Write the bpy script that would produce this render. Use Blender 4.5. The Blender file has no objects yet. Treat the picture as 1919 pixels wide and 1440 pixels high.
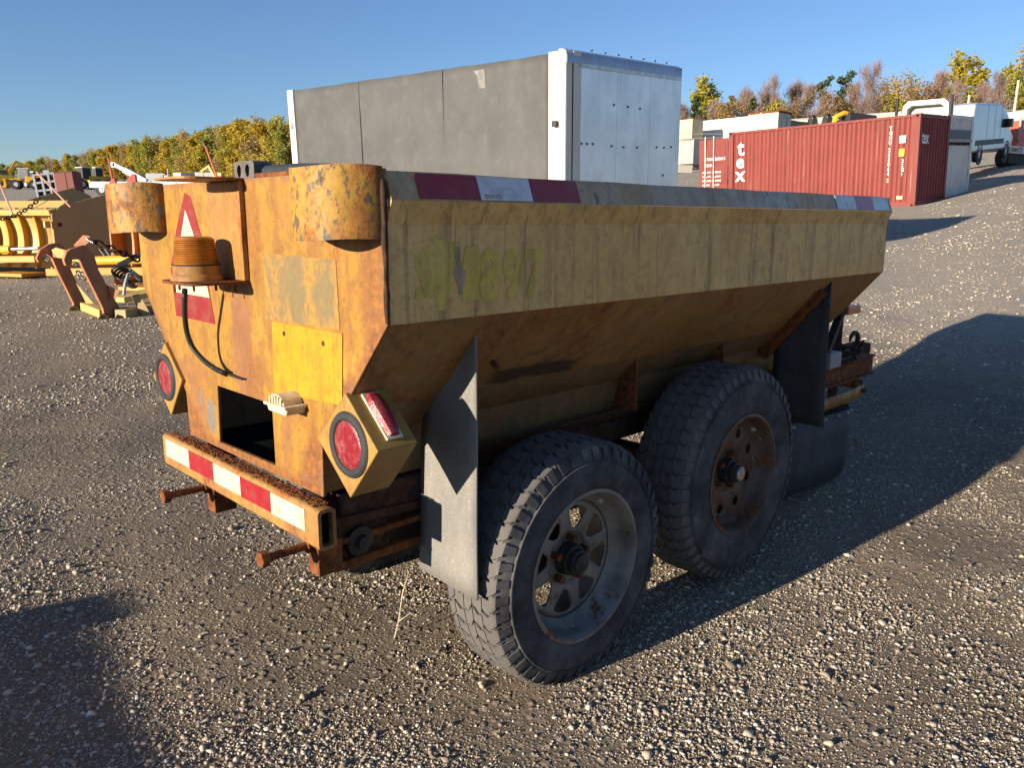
import bpy, bmesh, math, random
import numpy as np
from mathutils import Vector, Matrix

rng = random.Random(7)
nrs = np.random.RandomState(11)
scene = bpy.context.scene
COL = scene.collection

# ------------------------------------------------------------------ camera
CAM_H, CAM_PITCH, CAM_ROLL, FPX = 1.3488, 0.20606, 0.00266, 1475.2
cam_data = bpy.data.cameras.new("camera")
cam = bpy.data.objects.new("camera", cam_data)
COL.objects.link(cam)
cam_data.sensor_width = 36.0
cam_data.lens = FPX / 1919.0 * 36.0
cam_data.clip_start = 0.05
cam_data.clip_end = 3000.0
_F = Vector((0, math.cos(CAM_PITCH), -math.sin(CAM_PITCH)))
_U0 = Vector((0, math.sin(CAM_PITCH), math.cos(CAM_PITCH)))
_R0 = Vector((1, 0, 0))
_R = _R0 * math.cos(CAM_ROLL) + _U0 * math.sin(CAM_ROLL)
_U = _U0 * math.cos(CAM_ROLL) - _R0 * math.sin(CAM_ROLL)
m = Matrix((_R, _U, -_F)).transposed().to_4x4()
m.translation = Vector((0, 0, CAM_H))
cam.matrix_world = m
scene.camera = cam

# ------------------------------------------------------------------ light
SUN_DIR = Vector((0.7754, 0.6015, -0.1922)).normalized()      # the way the light travels
SUN_EL = math.asin(-SUN_DIR.z)
SUN_AZ = math.atan2(-SUN_DIR.x, -SUN_DIR.y)                    # from +Y towards +X
world = bpy.data.worlds.new("World")
scene.world = world
world.use_nodes = True
wn = world.node_tree
bg = wn.nodes["Background"]
sky = wn.nodes.new("ShaderNodeTexSky")
sky.sky_type = 'NISHITA'
sky.sun_disc = False
sky.sun_elevation = SUN_EL
sky.sun_rotation = SUN_AZ
sky.altitude = 0
sky.air_density = 1.0
sky.dust_density = 0.1
sky.ozone_density = 2.0
tint = wn.nodes.new("ShaderNodeMix")                            # camera white balance: the sky a little bluer
tint.data_type, tint.blend_type = 'RGBA', 'MULTIPLY'
tint.inputs[0].default_value = 1.0
tint.inputs[7].default_value = (.80, .97, 1.32, 1)
wn.links.new(sky.outputs[0], tint.inputs[6])
wn.links.new(tint.outputs[2], bg.inputs[0])
bg.inputs[1].default_value = 0.06
sun_data = bpy.data.lights.new("sun", 'SUN')
sun_data.energy = 5.0
sun_data.angle = math.radians(0.55)
sun_data.color = (1.0, 0.87, 0.70)
sun = bpy.data.objects.new("sun", sun_data)
sun.rotation_euler = SUN_DIR.to_track_quat('-Z', 'Y').to_euler()
sun.location = (-20, -16, 12)
COL.objects.link(sun)
scene.view_settings.view_transform = 'Standard'
scene.view_settings.look = 'None'
scene.view_settings.exposure = 1.15
scene.view_settings.gamma = 1.0
scene.view_settings.use_curve_mapping = False
scene.cycles.max_bounces = 6
scene.cycles.use_denoising = True


def at(px, py, depth):
    """point seen at photo pixel (px, py) at the given distance along +Y"""
    r = _F + _R * ((px - 959.5) / FPX) - _U * ((py - 720.0) / FPX)
    return Vector((0, 0, CAM_H)) + r * (depth / r.y)


# ------------------------------------------------------------------ mesh helpers
class MB:
    def __init__(self):
        self.v, self.f = [], []

    def add(self, vs, fs):
        o = len(self.v)
        self.v.extend([tuple(p) for p in vs])
        self.f.extend([tuple(i + o for i in q) for q in fs])
        return self

    def box(self, a, b):
        x0, y0, z0 = [min(p, q) for p, q in zip(a, b)]
        x1, y1, z1 = [max(p, q) for p, q in zip(a, b)]
        vs = [(x0, y0, z0), (x1, y0, z0), (x1, y1, z0), (x0, y1, z0), (x0, y0, z1), (x1, y0, z1), (x1, y1, z1), (x0, y1, z1)]
        return self.add(vs, [(0, 3, 2, 1), (4, 5, 6, 7), (0, 1, 5, 4), (1, 2, 6, 5), (2, 3, 7, 6), (3, 0, 4, 7)])

    def obox(self, c, ex, ey, ez):
        c, ex, ey, ez = Vector(c), Vector(ex), Vector(ey), Vector(ez)
        vs = [c + ex * i + ey * j + ez * k for k in (-1, 1) for i, j in ((-1, -1), (1, -1), (1, 1), (-1, 1))]
        return self.add(vs, [(0, 3, 2, 1), (4, 5, 6, 7), (0, 1, 5, 4), (1, 2, 6, 5), (2, 3, 7, 6), (3, 0, 4, 7)])

    def bar(self, p, q, w, h, up=(0, 0, 1)):
        p, q, up = Vector(p), Vector(q), Vector(up)
        d = (q - p)
        n = d.normalized()
        s = n.cross(up)
        if s.length < 1e-4:
            s = n.cross(Vector((1, 0, 0)))
        s.normalize()
        t = s.cross(n)
        return self.obox((p + q) / 2, d / 2, s * w / 2, t * h / 2)

    def prism(self, poly, off):
        """polygon of 3-D points extruded by vector off"""
        n = len(poly)
        off = Vector(off)
        vs = [Vector(p) for p in poly] + [Vector(p) + off for p in poly]
        fs = [tuple(range(n - 1, -1, -1)), tuple(range(n, 2 * n))]
        fs += [(i, (i + 1) % n, n + (i + 1) % n, n + i) for i in range(n)]
        return self.add(vs, fs)

    def tube(self, path, r, n=8, caps=True, closed=False):
        path = [Vector(p) for p in path]
        k = len(path)
        rr = r if isinstance(r, (list, tuple)) else [r] * k
        rings = []
        prev = None
        for i, p in enumerate(path):
            if closed:
                d = path[(i + 1) % k] - path[i - 1]
            else:
                d = path[min(i + 1, k - 1)] - path[max(i - 1, 0)]
            d.normalize()
            if prev is None:
                a = d.cross(Vector((0, 0, 1)))
                if a.length < 1e-3:
                    a = d.cross(Vector((1, 0, 0)))
            else:
                a = prev - d * prev.dot(d)
            a.normalize()
            prev = a
            b = d.cross(a)
            rings.append([p + (a * math.cos(2 * math.pi * j / n) + b * math.sin(2 * math.pi * j / n)) * rr[i] for j in range(n)])
        vs = [v for ring in rings for v in ring]
        fs = []
        for i in range(k if closed else k - 1):
            i2 = (i + 1) % k
            for j in range(n):
                j2 = (j + 1) % n
                fs.append((i * n + j, i * n + j2, i2 * n + j2, i2 * n + j))
        if caps and not closed:
            fs.append(tuple(range(n - 1, -1, -1)))
            fs.append(tuple((k - 1) * n + j for j in range(n)))
        return self.add(vs, fs)

    def cyl(self, p, q, r, n=16, r2=None):
        return self.tube([p, q], [r, r if r2 is None else r2], n)

    def lathe(self, prof, o, ax, n=48, close=False):
        """prof: (radius, distance along ax)"""
        o, ax = Vector(o), Vector(ax).normalized()
        a = ax.cross(Vector((0, 0, 1)))
        if a.length < 1e-3:
            a = ax.cross(Vector((1, 0, 0)))
        a.normalize()
        b = ax.cross(a)
        vs = []
        for r, s in prof:
            for j in range(n):
                t = 2 * math.pi * j / n
                vs.append(o + ax * s + (a * math.cos(t) + b * math.sin(t)) * r)
        fs = []
        k = len(prof)
        for i in range(k if close else k - 1):
            i2 = (i + 1) % k
            for j in range(n):
                j2 = (j + 1) % n
                fs.append((i * n + j, i * n + j2, i2 * n + j2, i2 * n + j))
        return self.add(vs, fs)

    def build(self, name, mat, parent=None, smooth=None, bevel=0.0, solid=0.0, seg=2, flip=False):
        me = bpy.data.meshes.new(name)
        me.from_pydata(self.v, [], self.f)
        return link_mesh(name, me, mat, parent, smooth, bevel, solid, seg)


def fix_normals(me):
    bm = bmesh.new()
    bm.from_mesh(me)
    bmesh.ops.recalc_face_normals(bm, faces=bm.faces)
    bm.to_mesh(me)
    bm.free()


def link_mesh(name, me, mat, parent=None, smooth=None, bevel=0.0, solid=0.0, seg=2, fix=True):
    if fix:
        fix_normals(me)
    if smooth is not None:
        me.polygons.foreach_set("use_smooth", [True] * len(me.polygons))
        me.set_sharp_from_angle(angle=math.radians(smooth))
    if mat is not None:
        me.materials.append(mat)
    ob = bpy.data.objects.new(name, me)
    COL.objects.link(ob)
    if parent is not None:
        ob.parent = parent
    if solid:
        md = ob.modifiers.new("thickness", 'SOLIDIFY')
        md.thickness = abs(solid)
        md.offset = -1 if solid > 0 else 1
    if bevel:
        md = ob.modifiers.new("edge", 'BEVEL')
        md.width = bevel
        md.segments = seg
        md.limit_method = 'ANGLE'
        md.angle_limit = math.radians(35)
    return ob


def thing(name, label, cat, loc=(0, 0, 0), rz=0.0, group=None, rot=None):
    o = bpy.data.objects.new(name, None)
    o.empty_display_size = 0.2
    COL.objects.link(o)
    o.location = loc
    o.rotation_euler = rot if rot is not None else (0, 0, rz)
    return tag(o, label, cat, group)


def tag(o, label, cat=None, group=None, kind=None):
    if label:
        o["label"] = label
    if cat:
        o["category"] = cat
    if group:
        o["group"] = group
    if kind:
        o["kind"] = kind
    return o


def copy_tree(src, loc, rz, label, scale=None):
    r = src.copy()
    COL.objects.link(r)
    r.location = loc
    r.rotation_euler = (0, 0, rz)
    if scale:
        r.scale = scale
    r["label"] = label
    for ch in list(src.children):
        c = ch.copy()
        COL.objects.link(c)
        c.parent = r
        for g in list(ch.children):
            d = g.copy()
            COL.objects.link(d)
            d.parent = c
    return r


def text_mesh(body, size, thick=0.0, bold=0.0, align='LEFT', shear=0.0, spacing=1.0):
    """flat lettering in the XY plane as a mesh"""
    cu = bpy.data.curves.new("lettering", 'FONT')
    cu.body = body
    cu.size = size
    cu.extrude = thick
    cu.offset = bold
    cu.align_x = align
    cu.shear = shear
    cu.space_character = spacing
    cu.resolution_u = 3
    ob = bpy.data.objects.new("lettering_source", cu)
    COL.objects.link(ob)
    bpy.context.view_layer.update()
    dg = bpy.context.evaluated_depsgraph_get()
    me = bpy.data.meshes.new_from_object(ob.evaluated_get(dg))
    bpy.data.objects.remove(ob)
    bpy.data.curves.remove(cu)
    return me


def place_text(name, body, size, mat, parent, origin, xdir, ydir, bold=0.0, align='LEFT', spacing=1.0, sx=1.0):
    me = text_mesh(body, size, 0.0, bold, align, spacing=spacing)
    x, y = Vector(xdir).normalized() * sx, Vector(ydir).normalized()
    z = x.cross(y).normalized()
    M = Matrix((x, y, z)).transposed().to_4x4()
    M.translation = Vector(origin)
    me.transform(M)
    return link_mesh(name, me, mat, parent, fix=False)


# smooth pseudo-random height for relief
_perm = nrs.rand(64, 64)


def vnoise(x, y):
    xi, yi = np.floor(x).astype(int), np.floor(y).astype(int)
    fx, fy = x - xi, y - yi
    fx, fy = fx * fx * (3 - 2 * fx), fy * fy * (3 - 2 * fy)
    g = lambda a, b: _perm[a % 64, b % 64]
    return (g(xi, yi) * (1 - fx) + g(xi + 1, yi) * fx) * (1 - fy) + (g(xi, yi + 1) * (1 - fx) + g(xi + 1, yi + 1) * fx) * fy


def terrain(x, y):
    """the yard: level round the trailer, rising gently away from it, more so to the right"""
    x, y = np.asarray(x, float), np.asarray(y, float)
    r = x / np.maximum(y, 4.0)
    s = np.interp(r, [-.35, .5, .62, .8], [.05, .086, .108, .115])
    t = (y - 3) * 1.2
    sp = np.where(t > 30, t, np.log1p(np.exp(np.minimum(t, 30)))) / 1.2
    far = np.clip((np.hypot(x, y) - 300) / 600, 0, 1)
    z = s * sp * (1 - .5 * far)
    rel = (vnoise(x * .9 + 5, y * .9) - .5) * .035 + (vnoise(x * 3.1, y * 3.1 + 9) - .5) * .016
    return z + rel * np.clip((np.hypot(x - .2, y - 2.2) - .4), 0.25, 1)


def tz(x, y):
    return float(terrain(np.array([x]), np.array([y]))[0])
# ------------------------------------------------------------------ materials
class G:
    """small wrapper for node materials"""
    def __init__(self, name):
        self.mat = bpy.data.materials.new(name)
        self.mat.use_nodes = True
        self.nt = self.mat.node_tree
        self.b = self.nt.nodes["Principled BSDF"]
        self.tc = None

    def node(self, typ, **props):
        n = self.nt.nodes.new(typ)
        for k, v in props.items():
            setattr(n, k, v)
        return n

    def put(self, sock, v):
        if hasattr(v, "links") or isinstance(v, bpy.types.NodeSocket):
            self.nt.links.new(v, sock)
        elif isinstance(v, (tuple, list)) and len(v) == 3 and sock.type == 'RGBA':
            sock.default_value = (*v, 1)
        else:
            sock.default_value = v

    def obj(self):
        if self.tc is None:
            self.tc = self.node("ShaderNodeTexCoord").outputs["Object"]
        return self.tc

    def map(self, scale=(1, 1, 1), loc=(0, 0, 0), rot=(0, 0, 0), vec=None):
        n = self.node("ShaderNodeMapping")
        self.put(n.inputs["Vector"], vec or self.obj())
        n.inputs["Scale"].default_value = scale
        n.inputs["Location"].default_value = loc
        n.inputs["Rotation"].default_value = rot
        return n.outputs[0]

    def noise(self, scale, detail=4, rough=.55, vec=None, dist=0.0):
        n = self.node("ShaderNodeTexNoise")
        self.put(n.inputs["Vector"], vec or self.obj())
        n.inputs["Scale"].default_value = scale
        n.inputs["Detail"].default_value = detail
        n.inputs["Roughness"].default_value = rough
        n.inputs["Distortion"].default_value = dist
        return n.outputs["Fac"]

    def voro(self, scale, feature='F1', vec=None, out="Distance"):
        n = self.node("ShaderNodeTexVoronoi", feature=feature)
        self.put(n.inputs["Vector"], vec or self.obj())
        n.inputs["Scale"].default_value = scale
        return n.outputs[out]

    def ramp(self, fac, stops):
        n = self.node("ShaderNodeValToRGB")
        self.put(n.inputs[0], fac)
        e = n.color_ramp.elements
        while len(e) < len(stops):
            e.new(0.5)
        for el, (p, c) in zip(e, stops):
            el.position = p
            el.color = (c, c, c, 1) if isinstance(c, (int, float)) else (*c, 1)
        return n.outputs[0]

    def step(self, fac, lo, hi):
        n = self.node("ShaderNodeMapRange")
        n.interpolation_type = 'SMOOTHSTEP'
        self.put(n.inputs[0], fac)
        n.inputs[1].default_value = lo
        n.inputs[2].default_value = hi
        return n.outputs[0]

    def mix(self, fac, a, b, mode='MIX'):
        n = self.node("ShaderNodeMix", data_type='RGBA', blend_type=mode)
        self.put(n.inputs[0], fac)
        self.put(n.inputs[6], a)
        self.put(n.inputs[7], b)
        return n.outputs[2]

    def math(self, op, a, b=0.0):
        n = self.node("ShaderNodeMath", operation=op)
        n.use_clamp = False
        self.put(n.inputs[0], a)
        self.put(n.inputs[1], b)
        return n.outputs[0]

    def mul(self, a, b):
        return self.math('MULTIPLY', a, b)

    def sep(self, vec=None):
        n = self.node("ShaderNodeSeparateXYZ")
        self.put(n.inputs[0], vec or self.obj())
        return n.outputs

    def bump(self, h, strength=.3, dist=.01, normal=None):
        n = self.node("ShaderNodeBump")
        n.inputs["Strength"].default_value = strength
        n.inputs["Distance"].default_value = dist
        self.put(n.inputs["Height"], h)
        if normal:
            self.put(n.inputs["Normal"], normal)
        return n.outputs[0]

    def done(self, color, rough=.6, metal=0.0, normal=None, spec=.4, trans=0.0):
        self.put(self.b.inputs["Base Color"], color)
        self.put(self.b.inputs["Roughness"], rough)
        self.put(self.b.inputs["Metallic"], metal)
        self.b.inputs["Specular IOR Level"].default_value = spec
        if trans:
            self.b.inputs["Transmission Weight"].default_value = trans
        if normal:
            self.put(self.b.inputs["Normal"], normal)
        return self.mat


def worn_paint(name, c1, c2, streak=.35, rust=.3, chip=.25, dust=.2, rust_scale=5, seed=0.0,
               streak_col=(.05, .035, .02), rough=.55, extra=None, chip_scale=16, bump=.25, scuff=.35):
    """old enamel: uneven colour, vertical run marks, rust bloom and chips down to primer"""
    g = G(name)
    p = g.map(loc=(seed, seed * .7, seed * .3))
    base = g.mix(g.step(g.noise(2.2, 5, .6, p), .35, .68), c1, c2)
    fine = g.noise(55, 8, .7, p)
    base = g.mix(g.mul(g.step(fine, .42, .72), .35), base, tuple(q * .55 for q in c1))
    scr = g.noise(9, 7, .75, g.map((9, 9, 1.3), rot=(.5, .3, .2), vec=p))
    base = g.mix(g.mul(g.step(scr, .55, .75), .35), base, tuple(min(1, q * 1.25 + .02) for q in c2))
    sc = g.noise(13, 12, .74, g.map((1.2, 1.2, .8), loc=(6, 2, 9), rot=(.3, .2, .1), vec=p))
    base = g.mix(g.mul(g.step(sc, .47, .58), scuff), base, tuple(q * .5 + .01 for q in c1))
    sc2 = g.noise(31, 10, .72, g.map(loc=(1, 7, 2), vec=p))
    base = g.mix(g.mul(g.step(sc2, .54, .62), scuff * .9), base, tuple(q * .36 + .01 for q in c1))
    # run marks
    st = g.noise(2.0, 6, .62, g.map((13, 13, .55), vec=p))
    base = g.mix(g.mul(g.step(st, .52, .70), streak), base, streak_col)
    st2 = g.noise(2.0, 4, .6, g.map((40, 40, .7), loc=(3, 1, 0), vec=p))
    base = g.mix(g.mul(g.step(st2, .58, .70), streak * .7), base, tuple(q * .8 for q in streak_col))
    # rust bloom
    rn = g.noise(rust_scale, 11, .68, g.map((1, 1, .6), loc=(7, 3, 1), vec=p))
    rmask = g.step(rn, .60 - .16 * rust, .74 - .16 * rust)
    rcol = g.ramp(g.noise(38, 8, .7, p), [(.3, (.055, .016, .007)), (.5, (.22, .065, .014)), (.72, (.42, .15, .03))])
    base = g.mix(g.mul(rmask, min(1, .35 + rust)), base, rcol)
    # chips to grey primer
    ch = g.noise(chip_scale, 9, .6, g.map((1.4, 1.4, .8), loc=(1, 8, 4), vec=p))
    cmask = g.step(ch, .70 - .16 * chip, .715 - .16 * chip)
    base = g.mix(g.mul(cmask, min(1., chip * 3)), base, g.ramp(fine, [(.3, (.06, .055, .05)), (.7, (.2, .18, .16))]))
    # dust
    dn = g.noise(3.5, 7, .65, g.map(loc=(4, 4, 4), vec=p))
    base = g.mix(g.mul(g.step(dn, .3, .8), dust), base, (.30, .235, .15))
    if extra:
        base = extra(g, base, p)
    h = g.math('SUBTRACT', g.mul(fine, .35), g.mul(cmask, .8))
    h = g.math('ADD', h, g.mul(g.mul(rmask, g.noise(90, 5, .7, p)), 1.6))
    return g.done(base, g.math('ADD', rough, g.mul(rmask, .3)), 0, g.bump(h, bump, .004), .35)


def plain(name, col, rough=.6, metal=0.0, var=.25, scale=12, spec=.4, bump=.0, col2=None):
    g = G(name)
    n = g.noise(scale, 6, .6)
    c = g.mix(g.step(n, .3, .7), tuple(q * (1 - var) for q in col), col2 or tuple(min(1, q * (1 + var)) for q in col))
    return g.done(c, rough, metal, g.bump(g.noise(scale * 6, 4, .6), bump, .003) if bump else None, spec)


M = {}
OCH1, OCH2 = (0.311, 0.151, 0.018), (0.355, 0.196, 0.030)


def guard_extra(g, base, p):
    sp = g.noise(48, 7, .68, g.map((1.3, 1.3, .8), loc=(3, 1, 6)))
    base = g.mix(g.mul(g.step(sp, .535, .57), .85), base, (.075, .06, .048))
    rn = g.noise(6, 8, .66, g.map((2.0, 2.0, .8), loc=(1, 2, 3)))
    rc = g.ramp(g.noise(60, 6, .7), [(.3, (.09, .03, .014)), (.6, (.30, .095, .022)), (.8, (.45, .19, .04))])
    return g.mix(g.mul(g.step(rn, .48, .60), .75), base, rc)


def side_extra(g, base, p):
    # black scrape along the lower slope and grime thrown up by the wheels
    x, y, z = g.sep()[0:3]
    w = g.noise(6, 5, .6, g.map((1, 1, 3)))
    d1 = g.math('ABSOLUTE', g.math('SUBTRACT', z, g.math('ADD', .918, g.mul(g.math('SUBTRACT', w, .5), .05))))
    m1 = g.mul(g.math('SUBTRACT', 1.0, g.step(d1, .014, .028)), g.mul(g.step(x, .42, .5), g.math('SUBTRACT', 1.0, g.step(x, .78, .86))))
    base = g.mix(g.mul(m1, .85), base, (.02, .018, .016))
    return base


def blob(g, ax, a0, bx, b0, ra, rb, n, edge=.35):
    """soft ragged ellipse on the panel: 1 inside"""
    da = g.mul(g.math('SUBTRACT', ax, a0), 1 / ra)
    db = g.mul(g.math('SUBTRACT', bx, b0), 1 / rb)
    d = g.math('SQRT', g.math('ADD', g.mul(da, da), g.mul(db, db)))
    d = g.math('ADD', d, g.mul(g.math('SUBTRACT', n, .5), 1.7))
    return g.math('SUBTRACT', 1.0, g.step(d, 1 - edge, 1 + edge))


def panel_extra(g, base, p):
    x, y, z = g.sep()[0:3]
    v = g.mul(y, -1.0)
    n = g.noise(11, 9, .68)
    n2 = g.noise(7, 8, .65, g.map((3.0, 3.0, .6)))
    rustc = g.ramp(g.noise(45, 7, .7), [(.3, (.09, .032, .014)), (.55, (.21, .08, .025)), (.75, (.36, .145, .035))])
    purple = g.ramp(n, [(.3, (.14, .06, .035)), (.7, (.26, .11, .05))])
    for (a0, b0, ra, rb, col, k) in ((.015, 1.00, .065, .19, purple, .85), (.08, .86, .05, .16, rustc, .6), (.67, 1.24, .055, .30, rustc, .75), (.12, 1.31, .05, .14, rustc, .55),
                                     (.0, .655, .45, .035, rustc, .85), (.53, .915, .05, .06, rustc, .9), (.37, .74, .04, .12, rustc, .6), (.24, .78, .03, .10, purple, .5),
                                     (-.33, .74, .06, .13, purple, .55), (-.62, 1.2, .03, .16, rustc, .5), (-.14, .74, .03, .09, purple, .5), (.45, 1.36, .14, .06, purple, .45), (-.36, .88, .13, .035, purple, .5)):
        base = g.mix(g.mul(blob(g, v, a0, z, b0, ra, rb, n2), k), base, col)
    grey = (.15, .135, .12)
    n3 = g.noise(42, 7, .7)
    for (a0, b0, ra, rb) in ((-.235, .752, .032, .055), (.575, .885, .012, .035), (.40, .71, .012, .03), (.33, .69, .02, .012), (-.30, .80, .012, .03), (.56, .96, .018, .02)):
        base = g.mix(g.mul(blob(g, v, a0, z, b0, ra, rb, n3, .12), .9), base, grey)
    sp = g.noise(70, 6, .7, g.map((1, 1, .7), loc=(2, 5, 3)))
    base = g.mix(g.mul(g.step(sp, .57, .66), .7), base, (.14, .06, .022))
    w2 = g.noise(5, 10, .7, g.map((1.6, 1.6, .9), loc=(8, 8, 1)))
    base = g.mix(g.mul(g.step(w2, .50, .60), .45), base, (.20, .085, .028))
    # rust creeping in from the cut edges of the plate
    av = g.math('ABSOLUTE', v)
    ed = g.math('SUBTRACT', av, g.math('ADD', .418, g.mul(g.math('SUBTRACT', z, .80), .905)))
    ed = g.math('ADD', ed, g.mul(g.math('SUBTRACT', n2, .5), .16))
    base = g.mix(g.mul(g.mul(g.step(ed, -.05, -.01), g.math('SUBTRACT', 1.0, g.step(z, 1.10, 1.16))), .8), base, rustc)
    tp = g.math('ADD', z, g.mul(g.math('SUBTRACT', n2, .5), .12))
    base = g.mix(g.mul(g.step(tp, 1.425, 1.455), .7), base, purple)
    return base


M['panel'] = worn_paint('weathered_ochre_paint_rusty', OCH1, OCH2, streak=.58, rust=.34, chip=.22, dust=.03, rust_scale=5.0, chip_scale=21,
                        streak_col=(.20, .075, .022), bump=.45, extra=panel_extra, scuff=.55)
M['bracket'] = worn_paint('rust_stained_bracket_paint', (0.292, 0.138, 0.030), (0.361, 0.181, 0.043), streak=.6, rust=.62, chip=.2, dust=.15, rust_scale=6, seed=7.7, streak_col=(.16, .06, .025), bump=.4)
M['guard'] = worn_paint('chipped_ochre_paint', (0.325, 0.163, 0.015), (0.387, 0.217, 0.031), streak=.15, rust=.70, chip=.55, dust=.02, rust_scale=7, seed=3, chip_scale=13, bump=.6, extra=guard_extra)
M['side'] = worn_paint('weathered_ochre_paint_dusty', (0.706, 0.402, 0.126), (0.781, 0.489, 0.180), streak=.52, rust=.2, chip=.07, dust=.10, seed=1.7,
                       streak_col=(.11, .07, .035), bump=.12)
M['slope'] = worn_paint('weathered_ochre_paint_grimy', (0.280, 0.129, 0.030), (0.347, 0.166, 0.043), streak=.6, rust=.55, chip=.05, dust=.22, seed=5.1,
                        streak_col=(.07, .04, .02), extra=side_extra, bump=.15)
M['skirt'] = worn_paint('dark_brown_skirt_paint', (.17, .088, .03), (.22, .12, .045), streak=.4, rust=.5, chip=.05, dust=.15, seed=12.1, streak_col=(.05, .03, .02), bump=.2)  # darker brown than the slope above, on the lowest hopper segments
M['rail'] = worn_paint('scuffed_rail_paint', (0.460, 0.310, 0.138), (0.460, 0.414, 0.368), streak=.3, rust=.22, chip=.35, dust=.35, seed=8.2, rust_scale=8)
M['patch'] = worn_paint('fresh_yellow_paint', (0.404, 0.211, 0.006), (0.447, 0.245, 0.010), streak=.25, rust=.30, chip=.14, dust=.03, seed=2.4)
M['overpaint'] = worn_paint('touch_up_yellow_paint', (0.675, 0.448, 0.077), (0.725, 0.501, 0.105), streak=.35, rust=.05, chip=.05, dust=.2, seed=9.4)
M['lampbox'] = worn_paint('ochre_lamp_box_paint', (0.294, 0.155, 0.027), (0.340, 0.194, 0.039), streak=.2, rust=.14, chip=.08, dust=.15, seed=4.4)
M['bumper'] = worn_paint('rusty_bumper_paint', (0.310, 0.150, 0.030), (0.361, 0.189, 0.047), streak=.3, rust=.72, chip=.22, dust=.15, seed=6.1, rust_scale=8)


def rust_mat(name, dark=(.045, .016, .008), mid=(.15, .05, .017), lite=(.30, .12, .035), scale=30, bump=.6):
    g = G(name)
    c = g.ramp(g.noise(scale, 9, .7), [(.3, dark), (.52, mid), (.75, lite)])
    c = g.mix(g.mul(g.step(g.noise(5, 5, .6), .45, .7), .5), c, tuple(q * .5 for q in mid))
    return g.done(c, .88, 0, g.bump(g.noise(scale * 2.5, 6, .7), bump, .004), .2)


M['rust'] = rust_mat('rusted_steel')
M['rustdark'] = rust_mat('dark_rusted_steel', (.02, .012, .01), (.055, .03, .02), (.12, .06, .03))
M['rubber'] = plain('black_rubber', (.022, .022, .023), .72, var=.35, scale=18, bump=.15)
M['hose'] = plain('black_hose', (.02, .02, .018), .5, var=.3)
M['steel'] = plain('bare_steel', (.45, .44, .42), .42, 1.0, var=.2)
M['darkmetal'] = plain('dark_greasy_metal', (.035, .03, .027), .6, .3, var=.4, scale=30, bump=.3)
M['void'] = plain('shade_black_interior', (.006, .006, .006), .95, spec=.05)  # near-black colour stands in for shade inside the hatch, tube and holes


def tyre_mat():
    g = G('dusty_tyre_rubber')
    n = g.noise(7, 8, .65)
    c = g.mix(g.step(n, .35, .72), (.030, .030, .033), (.095, .094, .095))
    c = g.mix(g.mul(g.step(g.noise(60, 4, .6), .55, .75), .25), c, (.13, .125, .12))
    x, y, z = g.sep()[0:3]
    # dried pale dust on the tread and shoulder, smears on the sidewall
    rad = g.math('SQRT', g.math('ADD', g.mul(x, x), g.mul(z, z)))
    r = g.noise(9.0, 7, .65, g.map((1, 1, 1), loc=(2, 2, 2)))
    c = g.mix(g.mul(g.step(r, .52, .66), g.mul(g.step(rad, .29, .345), .55)), c, (.20, .185, .165))
    c = g.mix(g.mul(g.step(rad, .352, .362), .75), c, (.115, .105, .095))
    return g.done(c, .82, 0, g.bump(g.noise(120, 5, .6), .25, .002), .25)


M['tyre'] = tyre_mat()


def flap_mat(name, a, b, d):
    g = G(name)
    n = g.noise(8, 8, .7, g.map((1, 1, .5)))
    c = g.mix(g.step(n, .3, .7), a, b)
    c = g.mix(g.mul(g.step(g.noise(150, 3, .5), .6, .7), .5), c, d)
    return g.done(c, .72, 0, g.bump(g.noise(30, 6, .6), .15, .003), .3)


M['flap'] = flap_mat('dusty_worn_mud_flap', (.15, .145, .135), (.22, .205, .18), (.4, .37, .3))
M['flapdark'] = flap_mat('black_mud_flap', (.03, .032, .035), (.055, .056, .06), (.13, .13, .12))


def rim_mat(name, base, rusty):
    g = G(name)
    n = g.noise(9, 9, .65)
    c = g.mix(g.step(n, .35, .7), base, tuple(q * .5 for q in base))
    rn = g.noise(13, 9, .7, g.map(loc=(3, 3, 3)))
    rc = g.ramp(g.noise(50, 6, .7), [(.3, (.045, .018, .01)), (.7, (.20, .08, .03))])
    c = g.mix(g.step(rn, .66 - rusty * .25, .74 - rusty * .22), c, rc)
    wn_ = g.noise(16, 7, .6, g.map(loc=(9, 1, 3)))
    c = g.mix(g.mul(g.step(wn_, .66, .68), .8), c, (.55, .54, .52))
    return g.done(c, .55, .25, g.bump(g.noise(70, 6, .7), .2, .003), .4)


M['rim1'] = rim_mat('dusty_silver_rim', (.24, .215, .185), .32)
M['rim2'] = rim_mat('rusted_brown_rim', (.13, .085, .065), .75)


def tape(name, col, dirt):
    g = G(name)
    n = g.noise(18, 8, .65, g.map((1, 1, 1.6)))
    c = g.mix(g.mul(g.step(n, .42, .7), dirt), col, (.20, .15, .09))
    hx = g.voro(330, 'DISTANCE_TO_EDGE')
    c = g.mix(g.mul(g.math('SUBTRACT', 1.0, g.step(hx, .02, .10)), .22), c, tuple(q * .5 for q in col))
    return g.done(c, .38, 0, None, .5)


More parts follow.
